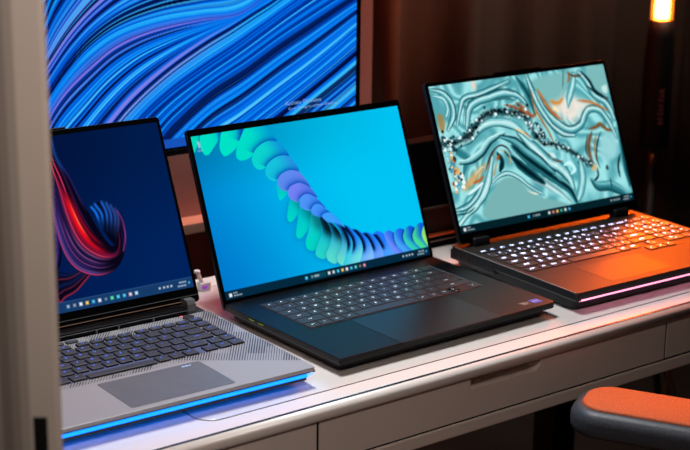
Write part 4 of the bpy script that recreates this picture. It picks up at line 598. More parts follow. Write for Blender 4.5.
M['floor'] = noisy(mat('floor_dark_wood', (26, 20, 18), .55), 6, .25, stretch=(1, 12, 1))
M['ledge'] = mat('ledge_wood', (236, 186, 160), .5)
M['unit'] = noisy(mat('black_unit', (7, 6, 6), .95, spec=.05), 30, .1)

def striped_silver():
    """silver deck whose upper part carries engraved slanting lines (object coordinates, metres)"""
    m = M['l_silver']; nt = m.node_tree; b = nt.nodes['Principled BSDF']
    N = nt.nodes.new; L_ = nt.links.new
    tc = N('ShaderNodeTexCoord'); sp = N('ShaderNodeSeparateXYZ'); L_(tc.outputs['Object'], sp.inputs[0])
    def mth(op, a, b_=None, c=None):
        n = N('ShaderNodeMath'); n.operation = op
        for i, v in enumerate((a, b_, c)):
            if v is None: continue
            if hasattr(v, 'is_linked'): L_(v, n.inputs[i])
            else: n.inputs[i].default_value = v
        return n.outputs[0]
    X, Y = sp.outputs[0], sp.outputs[1]
    across = mth('ADD', mth('MULTIPLY', X, .81), mth('MULTIPLY', Y, -.58))
    along = mth('ADD', mth('MULTIPLY', X, .58), mth('MULTIPLY', Y, .81))
    fr = mth('FRACT', mth('MULTIPLY', across, 1 / .0030))
    tri = mth('ABSOLUTE', mth('SUBTRACT', fr, .5))
    # block pattern: line weight varies in cells
    cx = mth('FLOOR', mth('MULTIPLY', across, 1 / .021)); cy = mth('FLOOR', mth('MULTIPLY', along, 1 / .024))
    comb = N('ShaderNodeCombineXYZ'); L_(cx, comb.inputs[0]); L_(cy, comb.inputs[1])
    wn = N('ShaderNodeTexWhiteNoise'); wn.noise_dimensions = '3D'; L_(comb.outputs[0], wn.inputs['Vector'])
    wdt = mth('MULTIPLY_ADD', wn.outputs['Value'], .28, .02)
    line = mth('LESS_THAN', tri, wdt)
    # region mask: above a line that bends down at the right
    lim = mth('SUBTRACT', .0975, mth('MULTIPLY', mth('MAXIMUM', mth('SUBTRACT', X, .069), 0.0), .67))
    msk = mth('GREATER_THAN', Y, lim)
    side = mth('LESS_THAN', mth('ABSOLUTE', X), .176)
    top = mth('GREATER_THAN', sp.outputs[2], .024)
    fac = mth('MULTIPLY', mth('MULTIPLY', line, msk), mth('MULTIPLY', top, side))
    mx = N('ShaderNodeMix'); mx.data_type = 'RGBA'
    mx.inputs[6].default_value = lin((166, 168, 172)); mx.inputs[7].default_value = lin((46, 48, 52))
    L_(fac, mx.inputs[0]); L_(mx.outputs[2], b.inputs['Base Color'])
striped_silver()

# ------------------------------------------------------------------ laptop pieces
SW, SH = .3447, .2154
def key_obj(parent, x, y, w, d, z, h, mats, legend=(), inset=.0007, name='key'):
    bm = bmesh.new()
    p0 = rrect(-w / 2, w / 2, -d / 2, d / 2, .0014, 3)
    prism(bm, p0, 0, h, top=inset, mi=0, seg=2)
    for f in bm.faces:
        if abs(f.normal.z) < .3 or f.calc_center_median().z < h - inset - 1e-5: pass
    bm.normal_update()
    for f in bm.faces:
        f.material_index = 0 if f.calc_center_median().z > h - inset * .9 else 1
    for (ch, gx, gy, s) in legend:
        put_glyph(bm, ch, gx, gy, h + .00008, s, 2)
    return obj(name, bm, mats, parent, (x, y, z))

def legend_for(t, style):
    if not t: return ()
    if style == 'L': return ((t, -.0004, .0022, .0052 if len(t) == 1 else .0033),)
    if style == 'M': return ((t, 0, .0008, .0050 if len(t) == 1 else .0034),)
    if len(t) == 1 and t.isalpha(): return ((t, -.002, .0018, .0086),)
    if len(t) == 1: return ((t, -.0025, .0030, .0078), ('=' if t in '7890' else ':', .002, -.003, .0070))
    return ((t, 0, .001, .0062),)

def run_row(parent, style, mats, items, x0, pitch, y, d, z, h, gap):
    """items: (legend, width in key units)"""
    x = x0
    for t, wu in items:
        w = wu * pitch
        if t is not None:
            key_obj(parent, x + w / 2, y, w - gap, d, z, h, mats, legend_for(t, style))
        x += w
NUM = list('`1234567890-=')
Q1 = list('QWERTYUIOP[]'); A1 = list("ASDFGHJKL;'"); Z1 = list('ZXCVBNM,./')
words = set(NUM + Q1 + A1 + Z1 + list(':=+*<>^v')) | {'esc', 'tab', 'caps', 'shift', 'ctrl', 'fn', 'win', 'alt', 'enter', 'del', 'back', 'end', 'home'} | {'F%d' % i for i in range(1, 13)} | {'GEFORCE', 'RTX', 'intel', 'Activate Windows', 'Go to Settings to activate Windows.'}
make_glyphs(sorted(words))

def lid(parent, name_loc, lean, w, z0, z1, th, mats, r, paint, strength, scr_name):
    bm = bmesh.new()
    prism(bm, rrect(-w / 2, w / 2, z0, z1, r, 6), -th, 0, top=.0006, bot=.0016, plane='xz')
    # material: face side black bezel, shell elsewhere
    bm.normal_update()
    bmesh.ops.recalc_face_normals(bm, faces=bm.faces[:])
    for f in bm.faces: f.material_index = 0 if f.normal.y < -.9 else 1
    l = obj('lid', bm, mats, parent, name_loc, (-lean, 0, 0))
    me = screen_mesh('display', paint, SW, SH)
    s = obj('display', me, screen_mat(scr_name, strength), l, (0, -.0004, 0))
    return l

# ================================================================== MIDDLE LAPTOP
def middle_laptop():
    t = thing('laptop', 'slim black laptop in the middle, blue screen with teal and violet petals', 'laptop', (-.0066, -.0680, DZ), math.radians(.73), 'open laptops on the white desk')
    zt = .0210; w = .355; dp = .2435
    bm = bmesh.new()
    prism(bm, rrect(-w / 2, w / 2, 0, dp, (.002, .008, .006, .004), 5), zt - .0086, zt, top=.0007, bot=.0018)
    prism(bm, rrect(-w / 2 + .008, w / 2 - .008, .010, dp - .006, .008, 4), .0035, zt - .0080)
    base = obj('base', bm, M['m_alu'], t)
    for (x0, x1, y) in ((-.15, .15, .022), (-.15, .15, .215)):
        b = bmesh.new(); box(b, x0, x1, y - .006, y + .006, 0, .0045, .001); obj('rubber_foot', b, M['rubber'], t)
    # keyboard well and keys
    b = bmesh.new(); box(b, -.1425, .1422, .1035, .2150, zt - .0003, zt + .00025)
    kb = obj('keyboard', b, M['key_side'], t)
    mats = [M['m_key'], M['key_side'], M['m_legend']]
    z = zt + .0002; h = .0009; g = .0017; u = .2836 / 15; x0 = -.1420; g = .0022
    F = ['esc'] + ['F%d' % i for i in range(1, 13)] + ['del', '']
    run_row(kb, 'M', mats, [(f, 1) for f in F], x0, u, .2057, .0155, z, h, g)
    rows = [([(c, 1) for c in NUM] + [('back', 2)], .1870), ([('tab', 1.45)] + [(c, 1) for c in Q1] + [('\\' if False else '', 1.55)], .1686),
            ([('caps', 1.65)] + [(c, 1) for c in A1] + [('enter', 2.35)], .1502), ([('shift', 2.1)] + [(c, 1) for c in Z1] + [('shift', 2.9)], .1318)]
    for it, y in rows: run_row(kb, 'M', mats, it, x0, u, y, .0168, z, h, g)
    run_row(kb, 'M', mats, [('ctrl', 1), ('fn', 1), ('win', 1), ('alt', 1.1), ('', 5.3), ('alt', 1.1), ('fn', 1), ('ctrl', .85), ('<', .9), (None, .9), ('>', .85)], x0, u, .1134, .0160, z, h, g)
    xa = x0 + u * 12.8
    key_obj(kb, xa, .1176, u * .85 - .0008, .0074, z, h, mats, (('^', 0, 0, .004),)); key_obj(kb, xa, .1092, u * .85 - .0008, .0074, z, h, mats, (('v', 0, 0, .004),))
    b = bmesh.new(); box(b, .1422, .1432, .1035, .2150, zt - .0002, zt + .0010, .0003); obj('keyboard_edge', b, M['grey_metal'], t)  # bevel of the key well, made paler to carry its glint in colour
    # trackpad reaching the front edge, finger notch below it
    b = bmesh.new(); prism(b, rrect(-.084, .080, .0012, .1000, .002, 3), zt - .0002, zt + .00022)
    obj('trackpad', b, M['m_pad'], t)
    b = bmesh.new(); box(b, -.083, .079, -.0004, .0010, zt - .0030, zt + .0001); obj('finger_notch', b, M['port_dark'], t)
    # side ports on the left edge
    for y, hh, gr in ((.208, .0035, 0), (.181, .0048, 1), (.161, .0048, 1), (.142, .0030, 0), (.129, .0034, 0)):
        wd = {.0035: .010, .0048: .0135, .0030: .009, .0034: .004}[hh]
        b = bmesh.new(); box(b, -w / 2 - .0003, -w / 2 + .003, y - wd / 2, y + wd / 2, zt - .0066, zt - .0066 + hh)
        p_ = obj('port', b, M['port_dark'], t)
        if gr:
            b = bmesh.new(); box(b, -w / 2 - .0006, -w / 2 + .001, y - wd / 2 + .0015, y + wd / 2 - .0015, zt - .0038, zt - .0026)
            g_ = obj('port_tongue', b, M['port_green'], p_); g_['label'] = 'green plastic tongue'
    # stickers
    b = bmesh.new(); box(b, .1290, .1460, .0120, .0230, zt - .0001, zt + .0002, mi=0)
    put_glyph(b, 'GEFORCE', .1375, .0198, zt + .00028, .0034, 1); put_glyph(b, 'RTX', .1375, .0150, zt + .00028, .0042, 1)
    s = obj('sticker', b, [M['sticker'], M['sticker_txt']], t); s['label'] = 'black sticker with pale print'
    b = bmesh.new(); box(b, .1490, .1640, .0110, .0250, zt - .0001, zt + .0002, mi=0)
    put_glyph(b, 'intel', .1560, .0185, zt + .00028, .0062, 1)
    s = obj('sticker', b, [M['sticker_blue'], M['sticker_txt']], t); s['label'] = 'small blue square sticker'
    b = bmesh.new(); tube(b, [(-.165, dp - .001, zt - .0045), (.165, dp - .001, zt - .0045)], .0034, 14); obj('hinge', b, M['black'], t)
    lean = math.radians(21.56)
    l = lid(t, (0, .2430 + .0038 * math.sin(lean) + .0014, zt + .0038 * math.cos(lean)), lean, .3556, -.0130, .2245, .0062, [M['bezel'], M['m_alu_lid']], .004, paint_petals(), 1.0, 'display_petals')
    b = bmesh.new(); lathe(b, [(.0012, 0), (.0012, .0004)], n=12); obj('webcam', b, M['port_dark'], l, (0, -.0002, .2200), (PI / 2, 0, 0))
    return t

# ================================================================== LEFT LAPTOP
def left_laptop():
    t = thing('laptop', 'silver gaming laptop at left with engraved lines, blue light bar and dark blue screen', 'laptop', (-.4040, -.0764, DZ), math.radians(-1.33), 'open laptops on the white desk')
    zt = .02466; w = .354
    bm = bmesh.new()
    prism(bm, rrect(-w / 2, w / 2, 0, .2375, (.003, .003, .001, .001), 4), zt - .0045, zt, top=.0005)
    obj('palm_deck', bm, M['l_silver'], t)
    bm = bmesh.new()
    prism(bm, rrect(-w / 2, w / 2, .0120, .2640, (.001, .001, .006, .006), 4), .0105, zt - .0042)
    prism(bm, rrect(-w / 2 + .006, w / 2 - .006, .060, .262, .006, 4), .0030, .0108)
    box(bm, -w / 2 + .002, w / 2 - .012, .0004, .0032, .0106, .0138, .0006); box(bm, -w / 2, w / 2, .0004, .0125, .0183, zt - .0042, .0004)
    box(bm, -w / 2, w / 2, .0010, .0125, zt - .0048, zt - .0040)
    box(bm, -w / 2, w / 2, .2376, .2640, zt - .0045, zt - .0022, .0006)
    obj('base', bm, M['l_dark'], t)
    for (x, y) in ((-.14, .07), (.14, .07), (-.14, .24), (.14, .24)):
        b = bmesh.new(); box(b, x - .02, x + .02, y - .006, y + .006, 0, .0035, .001); obj('rubber_foot', b, M['rubber'], t)
    b = bmesh.new(); box(b, -w / 2 + .002, w / 2 - .0105, .0002, .0118, .0138, .0182, .0010); box(b, -w / 2 + .002, w / 2 - .0125, .0034, .0118, .0118, .0150)
    s = obj('light_bar', b, M['blue_led'], t); s['label'] = 'glowing blue light bar under the front edge'
    b = bmesh.new(); prism(b, rrect(w / 2 - .0102, w / 2 - .0004, .0004, .0110, .0030, 4), .0140, .0200, top=.0008, bot=.0008)
    s = obj('light_bar_end', b, M['white_led'], t); s['label'] = 'pale end of the light bar'
    mats = [M['l_key'], M['key_side'], M['l_legend']]
    b = bmesh.new(); box(b, -.1385, .1520, .1080, .2190, zt - .0002, zt + .00012)
    kb = obj('keyboard', b, M['l_silver'], t)
    # thin glowing bed under the key block
    b = bmesh.new(); box(b, -.1370, .1330, .1095, .2040, zt, zt + .00030); obj('key_bed', b, M['l_well'], kb)
    z = zt + .0003; h = .0024; u = .0184; g = .0026; x0 = -.1373
    for x, tx in [(-.128, 'esc')] + [(-.0916 + .0187 * i, 'F%d' % (1 + i)) for i in range(4)] + [(-.0108 + .0186 * i, 'F%d' % (5 + i)) for i in range(4)] + [(.0685 + .0188 * i, 'F%d' % (9 + i)) for i in range(4)] + [(.1432, 'del')]:
        key_obj(kb, x, .2112, .0160, .0095, z, h, mats, ((tx, 0, .0005, .0036),))
    run_row(kb, 'L', mats, [(c, 1) for c in NUM] + [('back', 1.7)], x0, u, .1948, .0158, z, h, g)
    run_row(kb, 'L', mats, [('tab', 1.35)] + [(c, 1) for c in Q1] + [('', 1.35)], x0, u, .1755, .0158, z, h, g)
    run_row(kb, 'L', mats, [('caps', 1.6)] + [(c, 1) for c in A1] + [('enter', 2.1)], x0, u, .1563, .0158, z, h, g)
    run_row(kb, 'L', mats, [('shift', 2.2)] + [(c, 1) for c in Z1] + [('shift', 1.45)], x0, u, .1372, .0158, z, h, g)
    run_row(kb, 'L', mats, [('ctrl', 1.3), ('fn', 1), ('win', 1.1), ('alt', 1.1)], x0, u, .1172, .0158, z, h, g)
    key_obj(kb, -.0105, .1140, .0870, .0120, z, h, mats)
    for x, tx in ((.0433, 'alt'), (.0617, 'fn'), (.0803, 'ctrl')): key_obj(kb, x, .1168, .0160, .0158, z, h, mats, legend_for(tx, 'L'))
    for x, y, tx in ((.1247, .1354, '^'), (.1066, .1171, '<'), (.1254, .1171, 'v'), (.1435, .1182, '>')): key_obj(kb, x, y, .0160, .0150, z, h, mats, legend_for(tx, 'L'))
    for y, tx in ((.1945, 'home'), (.1748, 'end'), (.1562, ':'), (.1369, '=')): key_obj(kb, .1430, y, .0160, .0155, z, h, mats, legend_for(tx, 'L'))
    for i, tx in enumerate(('-', '+', '*', ':', '=')):
        key_obj(t, -.0172 - .0186 * (4 - i), .2268, .0150, .0075, zt, .0020, mats, ((tx, 0, 0, .0036),), name='hot_key')
    b = bmesh.new(); lathe(b, [(.0085, 0), (.0085, .0014), (.0078, .0018)], n=6, smooth=False); pw = obj('power_button', b, M['l_dark'], t, (.1420, .2262, zt))
    b = bmesh.new(); lathe(b, [(.0010, 0), (.0010, .0006)], n=10); obj('power_lamp', b, mat('power_red', (255, 90, 110), .4, emit=(255, 60, 90), es=2), t, (.1370, .2350, zt))
    b = bmesh.new(); prism(b, rrect(-.0540, .0755, .0100, .0905, .003, 3), zt - .0002, zt + .00022); tp = obj('trackpad', b, M['l_pad'], t)
    b = bmesh.new(); pts = rrect(-.0545, .0760, .0095, .0910, .0032, 3); prism(b, pts, zt - .0003, zt + .00012); obj('trackpad_seam', b, M['seam'], t)
    b = bmesh.new()
    for i in range(3): box(b, .050 + .0042 * i, .0535 + .0042 * i, .0835, .0848, zt + .0001, zt + .0003)
    s = obj('trackpad_mark', b, M['white_led'], tp); s['label'] = 'small pale mark'
    # hinge well, lid with two bright lower edges, hinge bracket
    lean = math.radians(23.88); s0 = .0269
    l = lid(t, (0, .2534 + s0 * math.sin(lean), zt + s0 * math.cos(lean)), lean, .3540, -.0190, .2225, .0080, [M['bezel'], M['l_dark']], .005, paint_ribbon(), 1.0, 'display_ribbon')
    for zz, m_ in ((-.0100, 'grey_metal'), (-.0158, 'copper_line')):
        b = bmesh.new(); box(b, -.165 if m_ == 'copper_line' else -.177, .154 if m_ == 'copper_line' else .177, -.0007, .0001, zz - .0004, zz + .0004); obj('chin_line', b, M[m_], l)
    b = bmesh.new(); box(b, -.047, .047, .0, .0070, .2215, .2252, .001); obj('webcam_bump', b, M['bezel'], l)
    for sx in (-1, 1):
        b = bmesh.new()
        prof = [(.2420, zt - .002), (.2420, zt + .0100), (.2450, zt + .0150), (.2560, zt + .0150), (.2600, zt + .0110), (.2600, zt - .002)]
        prism(b, prof, .1500 if sx > 0 else -.1620, .1620 if sx > 0 else -.1500, top=.0006, bot=.0006, plane='yz'); bmesh.ops.recalc_face_normals(b, faces=b.faces[:]); obj('hinge', b, M['grey_metal'], t)
    b = bmesh.new(); box(b, -.1495, .1495, .2400, .2590, zt - .003, zt + .0072, .003); obj('hinge_cover', b, M['bezel'], t)
    b = bmesh.new(); box(b, -.149, .149, .2394, .2402, zt + .0040, zt + .0048, .0002); obj('cover_line', b, M['grey_metal'], t)
    for x in (.022, .052, .1):
        b = bmesh.new(); box(b, x - .0010, x + .0010, .2384, .2402, zt - .0024, zt + .0036); obj('vent_rib', b, M['grey_metal'], t)
    return t

# ================================================================== RIGHT LAPTOP
def right_laptop():
    t = thing('laptop', 'graphite laptop at right with bright white key letters and teal marbled screen', 'laptop', (.3760, -.0810, DZ), math.radians(-1.59), 'open laptops on the white desk')
    zt = .0293; w = .3560
    bm = bmesh.new()
    prism(bm, rrect(-w / 2, w / 2, 0, .2610, (.003, .003, .006, .006), 5), zt - .0030, zt, top=.0006)
    obj('palm_deck', bm, M['r_deck'], t)
    bm = bmesh.new()
    prism(bm, rrect(-w / 2, w / 2, .0008, .2612, (.004, .004, .007, .007), 5), zt - .0135, zt - .0030, bot=.0030)
    prism(bm, rrect(-w / 2 + .006, w / 2 - .006, .012, .256, .010, 4), .0035, zt - .0130)
    box(bm, -w / 2 - .0005, -w / 2 + .05, .165, .2612, .0100, zt - .0040, .002)
    obj('base', bm, M['r_body'], t)
    for (x, y) in ((-.13, .03), (.13, .03), (-.13, .24), (.13, .24)):
        b = bmesh.new(); box(b, x - .025, x + .025, y - .006, y + .006, 0, .0045, .001); obj('rubber_foot', b, M['rubber'], t)
    b = bmesh.new(); box(b, -.1700, .1700, -.0006, .0020, zt - .0120, zt - .0102, .0004); box(b, -.1700, .1700, .0040, .0090, zt - .0142, zt - .0134); s = obj('light_bar', b, M['pink_led'], t); s['label'] = 'thin pinkish white light line under the front edge'
    b = bmesh.new(); box(b, -w / 2 - .0001, -w / 2 + .0005, .004, .250, zt - .0007, zt + .0001, .0002); o = obj('edge_highlight', b, M['edge_glint'], t); o['label'] = 'pale strip put in for the highlight on the deck edge'  # pale strip: the chamfer's highlight put in as colour
    for y0, y1 in ((.236, .252), (.217, .233), (.199, .214), (.184, .195)):
        b = bmesh.new(); box(b, -w / 2 - .0012, -w / 2 + .004, y0, y1, zt - .0150, zt - .0065, .0008); obj('port', b, M['port_dark'], t)
    mats = [M['r_key'], M['key_side'], M['r_legend']]
    b = bmesh.new(); prism(b, rrect(-.1705, .1715, .0845, .2190, .004, 3), zt - .0002, zt + .00010); kb = obj('keyboard', b, M['r_deck'], t)
    z = zt + .0001; h = .0014; u = .0179; g = .0024; x0 = -.1695
    F = ['esc'] + ['F%d' % i for i in range(1, 13)] + ['del', 'end', 'home', '+', '-', '*']
    run_row(kb, 'R', mats, [(f, 1) for f in F], x0, u, .2090, .0120, z, h, g)
    P4 = lambda a: [(None, .1)] + [(c, 1) for c in a]
    run_row(kb, 'R', mats, [(c, 1) for c in NUM] + [('back', 1.9)] + P4('7=*-'), x0, u, .1885, .0158, z, h, g)
    run_row(kb, 'R', mats, [('tab', 1.4)] + [(c, 1) for c in Q1] + [('=', 1.5)] + P4('789+'), x0, u, .1690, .0158, z, h, g)
    run_row(kb, 'R', mats, [('caps', 1.7)] + [(c, 1) for c in A1] + [('enter', 2.2)] + P4('456+'), x0, u, .1495, .0158, z, h, g)
    run_row(kb, 'R', mats, [('shift', 2.2)] + [(c, 1) for c in Z1] + [('shift', 2.7)] + P4('123+'), x0, u, .1300, .0158, z, h, g)
    run_row(kb, 'R', mats, [('ctrl', 1.4), ('fn', 1), ('win', 1), ('alt', 1.1), ('', 5.3), ('alt', 1.1), ('ctrl', 1.1), (None, 1), ('^', 1), (None, 1)] + [(None, .1), ('0', 2), ('.', 1), ('enter', 1)], x0, u, .1105, .0158, z, h, g)
    xa = x0 + u * 13.5
    for k, c in enumerate('<v>'): key_obj(kb, xa + (k - 1) * u, .0925, u - g, .0150, z, h, mats, legend_for(c, 'M'))
    b = bmesh.new(); prism(b, rrect(-.1020, .0160, .0130, .0850, .003, 3), zt - .0002, zt + .00020); obj('trackpad', b, M['r_pad'], t)
    lean = math.radians(22.95); s0 = .0213; hy = .2365
    l = lid(t, (0, hy + s0 * math.sin(lean), zt + s0 * math.cos(lean)), lean, .3560, -.0145, .2215, .0070, [M['bezel'], M['r_body']], .005, paint_marble(), .95, 'display_marble')
    b = bmesh.new(); box(b, -.0440, .0455, .0002, .0060, .2205, .2243, .001); obj('webcam_bump', b, M['bezel'], l)
    b = bmesh.new(); box(b, -.150, -.136, -.0003, .0001, -.0062, -.0054); obj('chin_mark', b, M['l_dark'], l)
    for xc in (-.1400, .1385):
        b = bmesh.new(); box(b, xc - .0150, xc + .0150, .2350, .2490, zt - .001, zt + .0120, .003); obj('hinge', b, M['black'], t)
    return t
lapM = middle_laptop(); lapL = left_laptop(); lapR = right_laptop()

# ================================================================== DESK
def desk():
    t = thing('desk', 'long white desk with rounded front lip, inset glass panel and drawers', 'desk', (0, 0, 0))
    X0, X1, Y0, Y1 = -.68, .5800, -.1340, .3400
    gx0, gx1, gy0, gy1 = -.3870, .4300, -.0960, .3005
    # top: profile extruded along x, a frame around the glass
    bm = bmesh.new()
    prof = [(Y1, -.020), (Y1, -.002), (Y1 - .002, 0), (Y0 + .012, 0)]
    for i in range(1, 9):
        a = PI / 2 + (PI * .5) * i / 8; prof.append((Y0 + .012 + .0120 * math.cos(a), -.0085 + .0085 * math.sin(a)))
    for i in range(1, 5):
        a = PI + (PI / 2) * i / 4; prof.append((Y0 + .008 + .008 * math.cos(a), -.0105 + .0085 * math.sin(a)))
    prism(bm, [(y, z) for y, z in prof], X0, X1, plane='yz')
    bmesh.ops.recalc_face_normals(bm, faces=bm.faces[:])
    for f in bm.faces:
        f.smooth = f.calc_center_median().y < Y0 + .0119 and abs(f.normal.x) < .5
    obj('tabletop', bm, M['desk'], t, (0, 0, DZ - .0008))
    b = bmesh.new(); prism(b, rrect(gx0 - .0009, gx1 + .0009, gy0 - .0009, gy1 + .0009, .024, 10), -.004, 0); obj('panel_seam', b, M['seam'], t, (0, 0, DZ - .0003))
    b = bmesh.new(); prism(b, rrect(gx0, gx1, gy0, gy1, .0235, 10), -.004, 0, top=.0004); s = obj('glass_panel', b, M['glass'], t, (0, 0, DZ))
    s['label'] = 'white glass panel with rounded corners set into the desk top'
    b = bmesh.new(); box(b, X0 + .001, X1 - .001, -.1262, -.1228, -.0016, .0003, .0002); s = obj('edge_seam', b, M['edge_line'], t, (0, 0, DZ - .0008)); s['label'] = 'thin dark line along the front lip'
    # carcass
    fy = -.1280
    b = bmesh.new(); box(b, X0 + .01, X1 - .01, fy + .030, Y1 - .02, -.089, -.0205); obj('carcass', b, M['under'], t, (0, 0, DZ))
    b = bmesh.new(); box(b, X0 + .006, X1 - .006, fy - .0010, fy + .030, -.0900, -.0735, .002); obj('front_rail', b, M['drawer'], t, (0, 0, DZ))
    b = bmesh.new()
    for x in (-.3880, -.2579, .3160): box(b, x - .0022, x + .0022, fy + .0012, fy + .020, -.0706, -.0200)
    box(b, X0 + .01, X1 - .01, fy + .0016, fy + .020, -.0738, -.0704)
    obj('gap_shade', b, M['seam'], t, (0, 0, DZ))  # black strips fill the gaps in place of their shade
    # drawer fronts with a scooped grip on the main one
    def front(x0, x1, grip=None):
        b = bmesh.new(); z0, z1 = -.0706, -.0200
        if not grip: box(b, x0, x1, fy, fy + .026, z0, z1, .0006)
        else:
            g0, g1 = grip; pts = [(x0, z0), (x1, z0), (x1, z1), (g1, z1)]
            for i in range(7):
                a = -(PI / 2) * i / 6; pts.append((g1 - .012 + .012 * math.cos(a), z1 - .0022 + .012 * math.sin(a) - .0))
            for i in range(5):
                a = -PI / 2 - (PI / 2) * i / 4; pts.append((g0 + .004 + .004 * math.cos(a), z1 - .0102 + .004 * math.sin(a)))
            pts += [(g0, z1), (x0, z1)]
            prism(b, pts, -(fy + .026), -fy, plane='xz'); bmesh.ops.recalc_face_normals(b, faces=b.faces[:])
            box(b, g0 - .002, g1 + .002, fy + .0225, fy + .0258, z1 - .018, z1)
        return b
    for a, c, g in ((X0 + .008, -.3895, None), (-.3865, -.2596, None), (-.2562, .3142, (-.0310, .0860)), (.3178, X1 - .008, None)):
        o = obj('drawer', front(a, c, g), M['drawer'], t, (0, 0, DZ))
    for x, y in ((-.62, -.08), (-.62, .28), (.535, .285)):
        if True:
            b = bmesh.new(); box(b, x - .025, x + .025, y - .025, y + .025, 0, DZ - .0885, .003); obj('leg', b, M['black'], t)
    return t
desk()

# ================================================================== MONITOR on a wall arm
def monitor():
    px_r, zb = .1841, .1787
    MW, MH = .708, .398
    cx = px_r - MW / 2
    t = thing('monitor', 'large black monitor behind the laptops showing streaming blue and violet lines', 'monitor', (cx, .385, DZ + zb))
    b = bmesh.new(); prism(b, rrect(-MW / 2 - .009, MW / 2 + .009, -.0120, MH + .009, .004, 4), -.034, 0, top=.001, bot=.004, plane='xz', seg=3)
    bmesh.ops.recalc_face_normals(b, faces=b.faces[:]); obj('housing', b, M['bezel'], t)
    s = obj('display', screen_mesh('display', paint_flow(), MW, MH), screen_mat('display_flow', .95), t, (0, -.0004, 0))
    b = bmesh.new()
    f = lambda p: Vector((p.x, -.0006, p.y))
    put_glyph(b, 'Activate Windows', (.8236 + .041 - .5) * MW, .0395, 0, .0086, 0, f)
    put_glyph(b, 'Go to Settings to activate Windows.', (.8236 + .066 - .5) * MW, .0315, 0, .0060, 0, f)
    o = obj('notice', b, M['notice'], s); o['label'] = 'two faint lines of notice text'
    b = bmesh.new(); box(b, -MW / 2 - .006, MW / 2 + .006, -.0022, 0, -.0112, -.0030, .0008); o = obj('chin', b, mat('monitor_chin', (14, 15, 18), .3, metal=.3), t); o['label'] = 'slim dark strip below the display'
    b = bmesh.new(); box(b, -.06, .06, .034, .2550, .15, .27, .004); obj('wall_mount', b, M['black'], t)
monitor()

# ================================================================== things behind and beside
def unit():
    t = thing('electronic_unit', 'slim black box seen in the gap between middle and right laptops, copper line below', 'box', (.2200, .2620, DZ))
    b = bmesh.new(); box(b, -.10, .125, .0, .030, .0640, .1650, .002); obj('upper_body', b, M['unit'], t)
    b = bmesh.new(); box(b, -.095, .12, .006, .029, .0205, .0640, .001); obj('recess', b, M['port_dark'], t)
    b = bmesh.new(); box(b, -.10, .125, -.001, .030, .0610, .0645, .001); obj('upper_rim', b, mat('unit_rim', (70, 60, 58), .35), t)
    b = bmesh.new(); box(b, -.10, .125, -.002, .030, .0175, .0215, .001); o = obj('copper_line', b, mat('unit_copper', (200, 96, 58), .35, metal=.6), t); o['label'] = 'thin copper line'
    b = bmesh.new(); box(b, -.098, .123, .0, .030, .0, .0175, .001)
    obj('foot_block', b, M['unit'], t)
    b = bmesh.new(); box(b, -.10, .125, -.001, .010, .0098, .0118, .0005); obj('foot_line', b, mat('unit_grey', (110, 96, 92), .4), t)
unit()

def plug():
    t = thing('cable_plug', 'small white plug with violet side behind the right edge of the left laptop', 'plug', (-.1440, .2900, DZ))
    b = bmesh.new(); prism(b, rrect(-.008, .008, -.006, .006, .002, 3), 0, .0120, top=.001); obj('plug_body', b, M['white_plastic'], t)
    b = bmesh.new(); box(b, -.0065, .0020, -.0066, -.0055, .004, .0085, .0003); o = obj('side_glow', b, M['violet'], t); o['label'] = 'violet patch'  # emissive patch for the plug's purple glow
    b = bmesh.new(); tube(b, [(-.003, 0, .011), (-.006, .001, .019), (-.009, .002, .027)], .0028, 10); obj('cable_stub', b, M['white_plastic'], t)
    b = bmesh.new(); lathe(b, [(.001, 0), (.0042, .0005), (.0042, .003), (.003, .004)], n=14); obj('cap', b, M['white_plastic'], t, (-.0092, .002, .0260))
plug()

